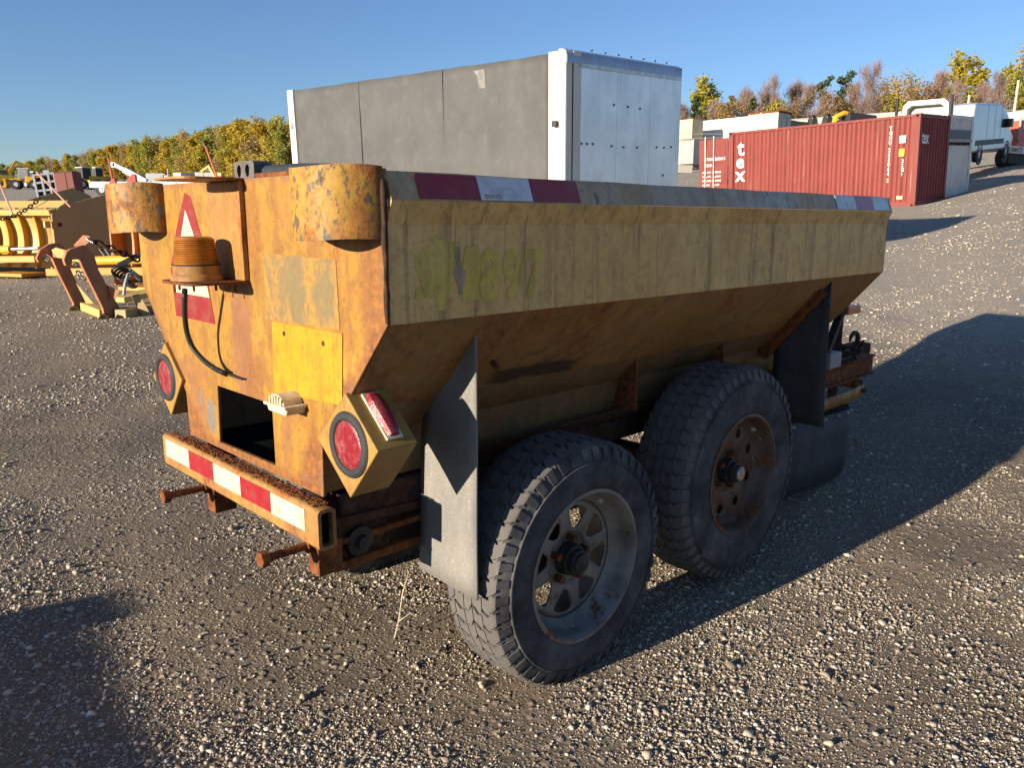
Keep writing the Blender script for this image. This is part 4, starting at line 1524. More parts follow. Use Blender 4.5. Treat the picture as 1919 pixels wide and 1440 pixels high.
MB().box((.13, -BW + .05, BH - .09), (BL - .02, -.06, BH - .07)).build("roof", M['white'], BT)
MB().box((0, -BW, B0 - .12), (BL, 0, B0 - .002)).build("deck", M['darkmetal'], BT)
MB().box((BL - .05, -BW + .04, B0), (BL, -.14, BH - .03)).build("front_wall", M['white'], BT)
for y in (-.75, -1.65):
    MB().box((-.05, y - .06, B0 - .35), (BL, y + .06, B0 - .125)).build("chassis_rail", M['darkmetal'], BT)


def road_wheel(parent, x, y, z, r, w, name="wheel"):
    t = MB().lathe([(r * .55, -w / 2), (r * .95, -w / 2), (r, -w * .35), (r, w * .35), (r * .95, w / 2), (r * .55, w / 2)], (x, y, z), (0, 1, 0), 28).build(name, M['rubber'], parent, smooth=40)
    MB().lathe([(0, -w * .42), (r * .2, -w * .42), (r * .25, -w * .3), (r * .5, -w * .25), (r * .58, -w * .46), (r * .58, w * .46), (r * .5, w * .25), (0, w * .4)], (x, y, z), (0, 1, 0), 24).build("rim", M['white'], t, smooth=40)
    return t


for x in (1.4, 4.6):
    for y in (-.3, -BW + .3):
        road_wheel(BT, x, y, .46, .46, .32)
MB().box((BL + .02, -1.0, .6), (BL + .30, -.12, 1.72)).build("tool_locker", M['white'], BT, bevel=.02)


# ------------------------------------------------------------------ containers
def corrugated(p0, p1, z0, z1, nrm, pitch, depth):
    """sheet from p0 to p1 (plan points), ribs along nrm"""
    p0, p1, nrm = Vector(p0), Vector(p1), Vector(nrm)
    L = (p1 - p0).length
    d = (p1 - p0).normalized()
    s, pts = 0.0, []
    k = 0
    while s < L:
        for ds, dep in ((0, 0), (.28, 0), (.5, depth), (.78, depth)):
            if s + ds * pitch <= L:
                pts.append((s + ds * pitch, dep))
        s += pitch
    pts.append((L, pts[-1][1]))
    vs, fs = [], []
    for s, dep in pts:
        q = p0 + d * s - nrm * dep
        vs += [(q.x, q.y, z0), (q.x, q.y, z1)]
    for i in range(len(pts) - 1):
        fs.append((2 * i, 2 * i + 2, 2 * i + 3, 2 * i + 1))
    return MB().add(vs, fs)


def container(name, label, loc, rot, side, end, L=6.06, W=2.44, H=2.59, group=None, detail=True, castings=None):
    t = thing(name, label, "container", loc, rot=rot, group=group)
    corrugated((.17, -.018, 0), (L - .17, -.018, 0), .165, H - .085, (0, 1, 0), .278, .036).build("side_sheet", side, t)
    corrugated((.17, -W + .018, 0), (L - .17, -W + .018, 0), .165, H - .085, (0, -1, 0), .278, .036).build("side_sheet", side, t)
    corrugated((.018, -.17, 0), (.018, -W + .17, 0), .165, H - .12, (-1, 0, 0), .22, .045).build("end_sheet", end, t)
    for x0, x1 in ((0, .168), (L - .168, L)):
        for y0, y1 in ((-.168, 0), (-W, -W + .168)):
            MB().box((x0, y0, .12), (x1, y1, H - .12)).build("corner_post", side if x0 else end if y0 < -1 else side, t)
            for z0 in (0, H - .118):
                c = MB().box((x0 - .004, y0 - .004, z0), (x1 + .004, y1 + .004, z0 + .118)).build("corner_casting", castings or side, t, bevel=.006)
                yy = y1 + .0045 if y1 == 0 else y0 - .0045
                MB().cyl(((x0 + x1) / 2, yy, z0 + .06), ((x0 + x1) / 2, yy + (.004 if y1 == 0 else -.004), z0 + .06), .035, 10).build("casting_hole", M['void'], c)
    for y0, y1 in ((-.06, -.002), (-W + .002, -W + .06)):
        MB().box((.17, y0, H - .085), (L - .17, y1, H - .012)).build("top_rail", side, t)
        MB().box((.17, y0, .01), (L - .17, y1, .165)).build("bottom_rail", side, t)
    MB().box((.002, -W + .17, H - .12), (.08, -.17, H - .01)).build("end_header", end, t)
    MB().box((.002, -W + .17, .01), (.08, -.17, .165)).build("end_sill", end, t)
    MB().box((.05, -W + .06, H - .04), (L - .05, -.06, H - .02)).build("roof_sheet", side, t)
    MB().box((.05, -W + .06, .1), (L - .05, -.06, .13)).build("floor_deck", M['darkmetal'], t)
    return t


RC_rot = frame_rot(-.766, -.013, .06)
RC = container("shipping_container", "red shipping container with white lettering and one door swung open", (11.573, 23.227, 1.72), RC_rot, M['cont_red'], M['cont_dark'])
# door leaf swung out in line with the side
dl = MB().box((6.09, -.05, .16), (7.22, -.005, 2.42)).build("door", M['cont_red'], RC, bevel=.01)
for z0, z1 in ((1.62, 2.30), (.95, 1.55), (.28, .88)):
    MB().box((6.18, -.006, z0), (7.12, .006, z1)).build("door_panel", M['cont_red'], dl, bevel=.004)
for x in (6.95, 6.62):
    MB().cyl((x, .03, .05), (x, .03, 2.52), .024, 8).build("locking_bar", M['steel'], dl)
    for z in (.3, 1.2, 2.2):
        MB().box((x - .05, .0, z), (x + .05, .045, z + .06)).build("bar_bracket", M['cont_red'], dl)
MB().box((6.08, -.06, .9), (6.14, .02, 1.1)).build("hinge", M['cont_red'], dl)
for txt, z, sz in (("TGHU 263064 5", 1.72, .135), ("22G1", 1.52, .13), ("MAX. WT.  30 480 KG", 1.30, .085), ("TARE WT.   2 220 KG", 1.16, .085), ("PAYLOAD  28 260 KG", 1.02, .085), ("CU. CAP.    33.2 CM", .88, .085)):
    place_text("door_lettering", txt, sz, M['letter'], dl, (7.08 if sz < .1 else 6.92, .0075, z), (-1, 0, 0), (0, 0, 1), bold=.002, sx=.92 if sz < .1 else .80)
MB().prism([(6.42, .0085, .42), (6.24, .0085, .42), (6.29, .0085, .60), (6.20, .0085, .66), (6.42, .0085, .66)], (0, -.002, 0)).build("door_sticker", plain('yellow_sticker', (.75, .45, .05), .5), dl)
for ch_, x, z, s in (("t", 5.72, 1.83, .70), ("e", 5.77, 1.42, .62), ("x", 5.77, .99, .64)):
    place_text("logo_letter", ch_, s, M['letter'], RC, (x, .004, z), (-1, 0, 0), (0, 0, 1), bold=.016, sx=1.0)
for k, ch_ in enumerate("TGHU2630645"):
    z = 2.30 - k * .135 - (.06 if k > 3 else 0) - (.05 if k > 9 else 0)
    place_text("number_letter", ch_, .15, M['letter'], RC, (.83, .004, z - .1), (-1, 0, 0), (0, 0, 1), bold=.004, sx=.8)
for k, ch_ in enumerate("22G1"):
    place_text("number_letter", ch_, .14, M['letter'], RC, (.44, .004, 1.28 - k * .125), (-1, 0, 0), (0, 0, 1), bold=.004, sx=.8)
MB().box((.36, -.002, 1.82), (.54, .005, 2.02)).build("data_plate", M['letter'], RC)
MB().box((.38, -.002, 1.45), (.53, .005, 1.66)).build("warning_plate", plain('yellow_plate', (.75, .42, .03), .5), RC)
MB().box((.35, -.002, .24), (.52, .005, .34)).build("data_plate", M['cont_cream'], RC)
MB().box((5.0, .004, .12), (5.75, .03, .22)).build("wood_scrap", M['wood'], RC)
place_text("end_lettering", "tex", .50, M['letter'], RC, (.016, -.25, 1.78), (0, -1, 0), (0, 0, 1), bold=.012, sx=.8)


def rc_pt(x, y, z):
    return Vector((11.573, 23.227, 1.72)) + RC_rot.to_matrix() @ Vector((x, y, z))


WC = container("shipping_container", "white shipping container with black band beside the red one", rc_pt(.12, -2.50, .06), RC_rot, M['cont_white'], M['cont_white'])
bn = MB().box((-.004, -2.26, 1.86), (.017, -.18, 2.14)).build("black_band", M['blackpaint'], WC)
MB().box((-.03, -2.30, 1.78), (.0, -.14, 1.87)).build("rub_strip", M['cont_grey'], WC)
for k in range(9):
    MB().box((-.006, -2.18 + k * .22, 1.68), (.010, -2.08 + k * .22, 1.77)).build("vent_slot", M['void'], WC)
place_text("end_lettering", "E", .16, M['blackpaint'], WC, (-.002, -.62, 2.24), (0, -1, 0), (0, 0, 1))
place_text("end_lettering", "Z", .16, M['blackpaint'], WC, (-.002, -2.2, .75), (0, -1, 0), (0, 0, 1))


# far stacked containers
def far_container(name, label, px0, px1, pytop, depth, z0, h, mat, group=None):
    a, b = at(px0, pytop, depth), at(px1, pytop, depth * .93)
    d = (b - a)
    L = math.hypot(d.x, d.y)
    rz = math.atan2(d.y, d.x)
    t = thing(name, label, "container", (a.x, a.y, z0), rz)
    tl = math.atan2(b.z - a.z, L)
    corrugated((.12, .018, 0), (L - .12, .018, 0), .14, h - .1, (0, -1, 0), .28, .04).build("side_sheet", mat, t)
    for x in (0, L - .12):
        MB().box((x, 0, 0), (x + .12, .12, h)).build("corner_post", mat, t)
    MB().box((.12, 0, h - .1), (L - .12, .06, h - .001)).build("top_rail", mat, t)
    MB().box((.12, 0, 0), (L - .12, .06, .14)).build("bottom_rail", mat, t)
    MB().box((.002, .13, 0.002), (L - .002, 2.4, h - .002)).build("body", mat, t)
    return t


D_ = 118.0
zb = at(1300, 306, D_).z
far_container("shipping_container", "cream container on top of a grey one at the far fence", 1180, 1297, 243, D_, zb + 2.55, 2.6, M['cont_cream'])
far_container("shipping_container", "grey container under the cream one at the far fence", 1180, 1300, 275, D_, zb - .6, 3.15, M['cont_grey'])
far_container("shipping_container", "long white container behind the red container's open door", 1298, 1430, 237, D_ - .5, zb + 2.55, 3.1, M['cont_cream'] if False else M['cont_white'])
far_container("shipping_container", "grey container under the long white one at the far fence", 1301, 1430, 275, D_ - .5, zb - .6, 3.15, M['cont_grey'])
p = at(1284, 320, 92)
cbk = thing("concrete_block", "pale concrete block on the ground beside the truck's end", "block", (p.x, p.y, tz(p.x, p.y) - .02), .2)
MB().box((-1.2, -.4, 0), (.7, .4, .85)).build("block_body", M['concrete'], cbk, bevel=.03)
MB().box((-1.0, -.3, .85), (-.7, .3, .95)).build("lifting_lug", M['concrete'], cbk)

# rusty white steel bin behind the red container
p = at(1457, 240, 33)
z0 = tz(p.x, p.y)
RBn = thing("steel_bin", "rust stained white steel bin rising above the red container", "bin", (p.x, p.y, z0), math.radians(134))
hb_ = at(1457, 207, 33).z - z0
MB().box((0, 0, .1), (1.35, -1.1, hb_)).build("bin_body", M['cont_bin'], RBn, bevel=.02)
MB().box((.72, -.002, .1), (.80, .03, hb_ - .02)).build("bin_rib", M['cont_bin'], RBn)
MB().box((-.02, .02, hb_ - .06), (1.37, -1.12, hb_ + .01)).build("bin_rim", M['rust'], RBn)
for k in (.35, .75):
    MB().box((-.03, -k - .04, .1), (-.001, -k + .04, hb_ - .06)).build("bin_rib", M['cont_bin'], RBn)
for x in (.1, 1.25):
    for y in (-.1, -1.0):
        MB().box((x - .06, y - .06, 0), (x + .06, y + .06, .1)).build("foot", M['rust'], RBn)

# long cream semi-trailer behind
a, b = at(1470, 224, 64), at(1690, 209, 56)
d = b - a
z0 = tz(a.x, a.y)
ST = thing("semi_trailer", "long cream semi-trailer showing only its roofline over the red container", "trailer", (a.x, a.y, z0), math.atan2(d.y, d.x))
Ls, hs = math.hypot(d.x, d.y), a.z - z0
vs = [(0, 0, 1.1), (Ls, 0, 1.1 + b.z - a.z), (Ls, 0, b.z - z0), (0, 0, hs)]
MB().prism(vs, (0, 2.5, 0)).build("trailer_body", M['cont_cream'], ST)
for k in range(24):
    x = Ls * (k + .5) / 24
    zt = hs + (b.z - a.z) * x / Ls
    MB().box((x - .02, -.02, 1.3), (x + .02, -.001, zt - .05)).build("side_post", M['cont_cream'], ST)
MB().prism([(0, -.03, hs - .12), (Ls, -.03, b.z - z0 - .12), (Ls, -.03, b.z - z0 + .01), (0, -.03, hs + .01)], (0, .028, 0)).build("roof_rail", M['steel'], ST)
for x in (1.2, 2.5):
    road_wheel(ST, x, .3, .5, .5, .3)
MB().box((Ls - 2, .9, .0), (Ls - 1.8, 1.5, 1.3 + b.z - a.z)).build("landing_leg", M['darkmetal'], ST)


# black and yellow implement tops between the semi-trailer and the red container
def implement(name, label, px, py, depth, kind):
    p = at(px, py, depth)
    z0 = tz(p.x, p.y)
    h = p.z - z0
    t = thing(name, label, "implement", (p.x, p.y, z0), .3)
    if kind == 0:
        MB().prism([(-.9, 0, h - .9), (.9, 0, h - .9), (.7, 0, h - .1), (-.9, 0, h)], (0, .8, 0)).build("body", M['blackpaint'], t, bevel=.03)
        MB().box((-.6, .1, 0), (.6, .7, h - .9)).build("stand", M['machine_dark'], t)
        MB().box((-.8, -.03, h - .5), (.6, 0, h - .42)).build("side_strip", M['steel'], t)
    elif kind == 1:
        MB().tube([(-.7, 0, h - .7), (-.55, 0, h - .15), (-.1, 0, h + .05), (.4, 0, h - .05), (.75, 0, h - .45)], .13, 8).build("hook_arm", M['machine_yellow'], t, smooth=50)
        MB().box((-.8, -.2, 0), (.8, .3, h - .65)).build("stand", M['machine_dark'], t)
        MB().box((-.4, -.25, h - .6), (.3, .2, h - .3)).build("cylinder_head", M['machine_dark'], t)
    else:
        MB().prism([(-.35, 0, h - .9), (.35, 0, h - .9), (.12, 0, h), (-.12, 0, h)], (0, .4, 0)).build("hook_mast", M['machine_dark'], t)
        MB().lathe([(.12, 0), (.2, .05), (.2, .15), (.12, .2)], (0, .1, h), (0, 1, 0), 14, close=True).build("sheave", M['machine_dark'], t)
        MB().box((-.5, -.1, 0), (.5, .5, h - .9)).build("stand", M['machine_dark'], t)
    return t


implement("grader_blade", "black low frame right of the rusty white bin", 1503, 225, 40, 0)
implement("sheave_mast", "black pulley mast right of the black low frame", 1528, 222, 40, 2)
implement("sheave_mast", "black pulley mast left of the yellow hook arm", 1556, 219, 40, 2)
implement("hook_arm_frame", "curved yellow hook arm above the red container roof", 1585, 214, 40, 1)
implement("grader_blade", "dark blue low frame right of the yellow hook arm", 1622, 211, 40, 0)

# white tractor cab behind the red container
p = at(1733, 213, 33)
z0 = tz(p.x, p.y)
TC = thing("tractor_cab", "white tractor cab roof with open fairing behind the red container", "truck", (p.x, p.y, z0), math.radians(-38))
hc = at(1733, 186, 33).z - z0
MB().prism([(-1.1, 0, .8), (1.1, 0, .8), (1.1, 0, hc - .75), (-1.1, 0, hc - .75)], (0, 2.0, 0)).build("cab_body", M['white'], TC, bevel=.05)
ar = [(-1.05, hc - .75), (-1.0, hc - .2), (-.8, hc - .02), (.8, hc - .02), (1.0, hc - .2), (1.05, hc - .75)]
ai = [(.85, hc - .72), (.82, hc - .32), (.65, hc - .2), (-.65, hc - .2), (-.82, hc - .32), (-.85, hc - .72)]
MB().prism([(x, .01, z) for x, z in ar + ai], (0, 1.3, 0)).build("roof_fairing", M['cream_post'], TC)
MB().box((-.84, .5, hc - .72), (.84, .55, hc - .2)).build("fairing_back", M['cont_grey'], TC)
for x in (-1.25, 1.15):
    MB().cyl((x, -.15, .8), (x, -.15, hc + .1), .07, 10).build("exhaust_stack", M['darkmetal'], TC)
for x in (-1.0, 1.0):
    for y in (.2, 1.7):
        road_wheel(TC, x * .9, y, .5, .5, .3)

TC.scale = (.82, .82, 1.0)

# white panel van
rw, fw = at(1834, 305, 36.5), at(1884, 297, 40.2)
hd = math.atan2(fw.y - rw.y, fw.x - rw.x)
zg = (tz(rw.x, rw.y) + tz(fw.x, fw.y)) / 2
VN = thing("panel_van", "white high roof panel van parked behind the white container", "van", (rw.x, rw.y, rw.z + .02), rot=(0, -math.atan2(fw.z - rw.z, math.hypot(fw.x - rw.x, fw.y - rw.y)), hd))
wb = (fw - rw).length
prof = [(-1.5, .45), (-1.5, 2.2), (-1.38, 2.45), (-1.0, 2.52), (wb * .62, 2.52), (wb * .80, 2.40), (wb * .98, 1.95), (wb * 1.07, 1.45), (wb + .95, 1.18), (wb + 1.12, .9), (wb + 1.12, .42)]
bd = MB().prism([(x, .0, z) for x, z in prof], (0, 1.95, 0)).build("van_body", M['vanwhite'], VN, bevel=.10, seg=3, smooth=50)
MB().prism([(wb * .70, -.006, 1.45), (wb * 1.0, -.006, 1.45), (wb * .92, -.006, 1.95), (wb * .74, -.006, 2.1)], (0, .01, 0)).build("side_window", M['glass'], VN)
MB().prism([(wb * .985, .2, 1.93), (wb * 1.07, .2, 1.48), (wb * 1.07, 1.75, 1.48), (wb * .985, 1.75, 1.93)], (.02, 0, .02)).build("windscreen", M['glass'], VN)
MB().box((-.9, -.012, .72), (wb * .85, .004, .95)).build("rub_strip", M['plastic_dark'], VN)
for x in (wb * .18, wb * .45, wb * .68):
    MB().box((x - .008, -.006, .98), (x + .008, .003, 2.45)).build("door_seam", M['plastic_dark'], VN)
MB().box((wb * .88, -.22, 1.45), (wb * .98, -.02, 1.85)).build("mirror", M['blackpaint'], VN, bevel=.03)
MB().box((wb + .9, -.005, .8), (wb + 1.1, .12, 1.05)).build("headlight", M['steel'], VN)
MB().box((-1.52, -.004, 1.0), (-1.45, .1, 1.6)).build("tail_light", M['lens_red'], VN)
for x in (0, wb):
    for y in (.12, 1.83):
        road_wheel(VN, x, y, .36, .36, .24)
    MB().lathe([(.40, -.006), (.47, -.012), (.47, .05), (.40, .05)], (x, .0, .36), (0, 1, 0), 28, close=True).build("wheel_arch", M['plastic_dark'], VN)

# flatbed truck tail and white cab at the right edge
p = at(1892, 305, 41)
FT = thing("flatbed_truck", "red flatbed truck tail with white light bar at the right edge", "truck", (p.x, p.y, tz(p.x, p.y)), math.radians(28))
zr = at(1900, 280, 41).z - tz(p.x, p.y)
lb_ = MB().box((-.05, 0, zr - .18), (2.6, .12, zr + .18)).build("light_bar", M['white'], FT, bevel=.02)
for x in (.14, .38):
    MB().cyl((x, -.01, zr), (x, -.04, zr), .10, 14).build("tail_lamp", M['lens_red'], lb_)
place_text("bar_lettering", "CY", .30, M['blackpaint'], lb_, (.55, -.004, zr - .1), (1, 0, 0), (0, 0, 1), bold=.012)
MB().prism([(.4, .13, zr + .15), (2.6, .13, zr + .15), (2.6, .13, zr + .55), (.9, .13, zr + .5)], (0, 5, 0)).build("bed_frame", M['truckred'], FT)
MB().box((1.1, .3, zr + .5), (1.5, 1.2, zr + 1.5)).build("winch_post", M['truckred'], FT)
MB().cyl((1.0, .3, zr + .2), (1.0, .3, zr + 1.7), .05, 8).build("stake", M['cont_grey'], FT)
MB().box((.2, .2, zr - .65), (2.4, .24, zr - .19)).build("mud_guard", M['darkmetal'], FT)
for x in (.35, 1.0, 2.2):
    road_wheel(FT, x, .6, .45, .45, .28)
p = at(1925, 300, 48)
CB = thing("tractor_cab", "white rounded tractor cab beyond the flatbed truck at right edge", "truck", (p.x, p.y, tz(p.x, p.y)), math.radians(25))
hc = at(1925, 203, 48).z - tz(p.x, p.y)
MB().prism([(-1.25, 0, .7), (1.2, 0, .7), (1.2, 0, hc - .1), (.2, 0, hc), (-.9, 0, hc - .5), (-1.1, 0, hc - 1.4)], (0, 2.3, 0)).build("cab_body", M['white'], CB, bevel=.1, seg=3)
MB().box((-1.0, -.01, hc - 1.9), (.1, .01, hc - 1.2)).build("cab_window", M['glass'], CB)
MB().box((-2.3, .2, .9), (-1.26, 2.1, 1.7)).build("engine_hood", M['white'], CB, bevel=.08)
MB().box((-1.75, -.35, hc - 1.95), (-1.3, -.2, hc - .95)).build("mirror", M['cream_post'], CB, bevel=.03)
for x in (-1.8, .6):
    road_wheel(CB, x, .2, .5, .5, .3)

# utility poles and wires on the right
tops = []
for px, py, dep, label in ((1815, 178, 95, "short wooden utility pole above the white container"), (1907, 150, 90, "taller wooden utility pole near the right edge")):
    p = at(px, py, dep)
    z0 = tz(p.x, p.y)
    u_ = thing("utility_pole", label, "pole", (p.x, p.y, z0))
    h = p.z - z0
    MB().cyl((0, 0, -.3), (.12, 0, h), .19, 10, .13).build("pole_shaft", M['wood'], u_, smooth=50)
    MB().bar((-.5, 0, h - 1.6), (.9, 0, h - 1.6), .12, .14).build("cross_arm", M['darkmetal'], u_)
    tops.append(p)
wr = thing("overhead_wires", "thin pale overhead wires crossing in front of the right trees", "wires", (0, 0, 0))
for pa_, pb_, dep in (((1250, 262), (1815, 192), 96), ((1815, 192), (1990, 190), 93), ((1250, 250), (1815, 210), 96), ((1815, 204), (1990, 201), 93)):
    a, b = at(*pa_, dep), at(*pb_, dep)
    MB().tube([a.lerp(b, k / 14) - Vector((0, 0, .9 * math.sin(math.pi * k / 14))) for k in range(15)], .04, 4).build("wire", M['wire'], wr)
# ------------------------------------------------------------------ left side: plows and machines
def plow(name, label, loc, rz, L, H, face, rib, plate, nribs, end_len, end_rise):
    """snow pusher seen from behind. x along the board (0 = right end), y forward, z up"""
    t = thing(name, label, "snow plow", loc, rz)
    n = 12

    def prof(s):  # curved board: offset along y at height fraction s
        return .16 - .62 * (s - .5) ** 2
    vs, fs = [], []
    for k in range(n + 1):
        s = k / n
        for x in (0, -L):
            vs.append((x, prof(s) - .12, .1 + (H - .1) * s))
    for k in range(n):
        fs.append((2 * k, 2 * k + 1, 2 * k + 3, 2 * k + 2))
    MB().add(vs, fs).build("moldboard", face, t, smooth=60, solid=.02)
    for j in range(nribs):
        x = -L * (j + .5) / nribs
        pts = []
        for k in range(n + 1):
            s = k / n
            pts.append((x, prof(s) - .145, .1 + (H - .1) * s))
        for k in range(n, -1, -1):
            s = k / n
            pts.append((x, prof(s) - .145 - .10 * math.sin(math.pi * (.12 + .80 * s)) ** .7, .1 + (H - .1) * s))
        MB().prism(pts, (.03, 0, 0)).build("rib", rib, t)
    MB().prism([(.0, -.25, H - .04), (.0, -.05, H + .01), (.0, .12, H + .12), (.0, .14, H + .06), (.0, -.02, H - .06), (.0, -.22, H - .12)], (-L, 0, 0)).build("top_beam", M['plow_pale'], t, bevel=.01)
    ep = MB().prism([(.002, -.22, .02), (.002, end_len, .02), (.002, end_len + .15, .25), (.002, end_len + .1, H + end_rise), (.002, -.05, H + .03), (.002, -.22, H - .1)], (.025, 0, 0)).build("end_plate", plate, t, bevel=.004)
    MB().prism([(-L - .03, -.22, .02), (-L - .03, end_len, .02), (-L - .03, end_len + .1, H + .1), (-L - .03, -.22, H - .05)], (.025, 0, 0)).build("end_plate", plate, t, bevel=.004)
    for z in (.35, H - .25):
        MB().cyl((.028, -.1, z), (.05, -.1, z), .03, 8).build("plate_bolt", M['rustdark'], ep)
        MB().box((-.04, -.33, z - .05), (.0, -.23, z + .05)).build("trip_catch", M['plow_pale'], t, bevel=.008)
    # push frame and cylinder at the foot
    MB().bar((-L - .6, -.75, .22), (-.1, -.45, .26), .10, .10).build("push_beam", M['plow'], t, bevel=.01)
    MB().cyl((-L - .35, -.62, .36), (-.55, -.50, .40), .06, 12).build("angle_cylinder", M['machine_yellow'], t, smooth=40)
    MB().cyl((-.55, -.50, .40), (-.1, -.40, .42), .03, 10).build("cylinder_rod", M['steel'], t, smooth=40)
    MB().box((-.85, -.7, .0), (-.15, -.25, .05)).build("skid_shoe", M['plow'], t, bevel=.005)
    for k in range(3):
        MB().tube([(-L + .05 + .07 * k, -.30, .48), (-L - .0 + .09 * k, -.46, .52), (-L + .15 + .09 * k, -.5, .38), (-L + .3 + .07 * k, -.45, .28)], .014, 6).build("hydraulic_hose", M['hose'], t, smooth=60)
    return t


def on_ground(px, py_guess, depth):
    p = at(px, py_guess, depth)
    return Vector((p.x, p.y, tz(p.x, p.y)))


g0 = on_ground(130, 510, 12.4)
P1 = plow("snow_plow", "yellow ribbed snow plow with tan end plate at the left edge", g0, math.radians(-20), 1.62, 1.02, M['plow_pale'], M['plow'], M['plate'], 5, 1.25, .34)
# marker rods clamped to the plow
inv = (Matrix.Translation(g0) @ Matrix.Rotation(math.radians(-20), 4, 'Z')).inverted()
for (a, b) in (((68, 322), (132, 388)), ((-4, 335), (24, 402))):
    MB().cyl(inv @ at(*b, 12.3), inv @ at(*a, 12.3), .013, 6).build("marker_rod", M['rodpink'], P1)
# chain slung across its back
cpts = [at(75 - 78 * s, 372 + 40 * s + 14 * math.sin(math.pi * s) * .6, 11.9 - .3 * s) for s in np.linspace(0, 1, 16)]
ch_t = thing("lifting_chain", "rusty lifting chain slung across the yellow plow's back", "chain", cpts[8])
chain([p - cpts[8] for p in cpts], .022, .009, "chain_link", M['rustdark'], ch_t)
# second plow behind, only its tan end plate shows
g1 = on_ground(150, 480, 15.5)
P2 = thing("snow_plow", "tan plow end plate with red reflector behind the yellow plow", "snow plow", g1, math.radians(68))
hh = at(133, 352, 15.5).z - g1.z
MB().prism([(-1.3, 0, .02), (.75, 0, .02), (.75, 0, hh - .45), (.35, 0, hh - .12), (.0, 0, hh), (-1.3, 0, hh - .34)], (0, .03, 0)).build("end_plate", M['plate'], P2, bevel=.004)
MB().box((.12, -.012, hh - .34), (.58, -.001, hh - .22)).build("reflector", M['machine_red'], P2)
MB().prism([(-1.2, .032, .05), (-.2, .032, .05), (-.4, .35, hh - .5), (-1.2, .35, hh - .5)], (0, 1.2, 0)).build("moldboard", M['plow'], P2)
# orange plow beyond the hitch frame
g2 = on_ground(238, 505, 11.2)
P3 = plow("snow_plow", "orange edged plow showing between tan plate and trailer", g2 + Vector((1.25, -.35, 0)), math.radians(-15), 1.3, 1.15, M['plow_pale'], M['orange'], M['orange'], 3, .8, .05)

# plow hitch frame (salmon) standing on the gravel
HF = thing("plow_hitch_frame", "salmon orange plow hitch frame with two hooked legs on gravel", "hitch frame", (-4.35, 8.6, tz(-4.35, 8.6)))
ho = HF.location
def poly_at(px, d):
    return [at(x, y, d) - ho for x, y in px]


def on_plane(px, p0, n):
    """outline of a leg plate, laid in the leg's own upright plane"""
    c = Vector((0, 0, CAM_H))
    n = Vector(n)
    out = []
    for x, y in px:
        r = at(x, y, 1.0) - c
        out.append(c + r * ((Vector(p0) - c).dot(n) / r.dot(n)) - ho)
    return out


rp_ = [(132, 467), (157, 459), (177, 478), (185, 506), (222, 573), (236, 599), (220, 605), (204, 602), (196, 590), (193, 577), (154, 498), (150, 487), (143, 483), (136, 487), (134, 500), (124, 498), (120, 487), (125, 473)]
lp_ = [(76, 468), (92, 458), (108, 455), (119, 461), (122, 478), (138, 517), (163, 566), (164, 585), (143, 589), (134, 583), (139, 570), (106, 503), (98, 484), (90, 476), (83, 477), (79, 484), (80, 492), (73, 492), (69, 484)]
th = Vector((-.030, .028, 0))
leg_r = MB().prism(on_plane(rp_, at(190, 540, 8.5), (.86, -.5, 0)), Vector((-.035, .02, 0))).build("hook_leg", M['salmon'], HF, bevel=.004)
leg_l = MB().prism(on_plane(lp_, at(120, 520, 9.05), (.86, -.5, 0)), Vector((-.035, .02, 0))).build("hook_leg", M['salmon'], HF, bevel=.004)
MB().prism(poly_at([(97, 468), (106, 463), (131, 470), (122, 484), (108, 482)], 8.85), (.10, -.18, .0)).build("cross_beam", M['plow_pale'], HF, bevel=.006)
MB().bar(at(104, 474, 9.0) - ho, at(138, 479, 8.6) - ho, .10, .09).build("cross_beam", M['salmon'], HF, bevel=.006)
MB().bar(at(160, 574, 9.0) - ho, at(196, 588, 8.6) - ho, .11, .09).build("cross_beam", M['plow_pale'], HF, bevel=.006)
MB().prism(poly_at([(142, 530), (147, 536), (178, 572), (164, 573)], 8.95), (-.01, .02, 0)).build("brace", M['plow_pale'], HF)
MB().prism(poly_at([(203, 535), (223, 545), (217, 562), (208, 556)], 8.55), th).build("brace", M['salmon'], HF)
MB().prism(poly_at([(140, 460), (158, 441), (167, 442), (171, 450), (165, 456), (150, 466)], 8.62), th).build("chain_lug", M['salmon'], HF, bevel=.003)
for (px, py, d) in ((197, 597, 8.47), (142, 581, 9.02)):
    c = at(px, py, d) - ho
    MB().lathe([(.036, -.02), (.055, -.02), (.055, .04), (.036, .04)], c, (.3, -1, 0), 18, close=True).build("pin_bush", M['rustdark'], HF, smooth=40)
    MB().lathe([(0, -.005), (.036, -.005), (.036, .03)], c, (.3, -1, 0), 16).build("pin", M['plow_pale'], HF)
for (px, py, d) in ((140, 496, 8.52), (88, 485, 9.07)):
    c = at(px, py, d) - ho
    MB().cyl(c, c + Vector((-.02, .14, 0)), .022, 10).build("hook_pin", M['steel'], HF, smooth=40)
    MB().lathe([(.028, 0), (.040, .0), (.040, .02), (.028, .02)], c, (.3, -1, 0), 16, close=True).build("hook_ring", M['darkmetal'], HF)
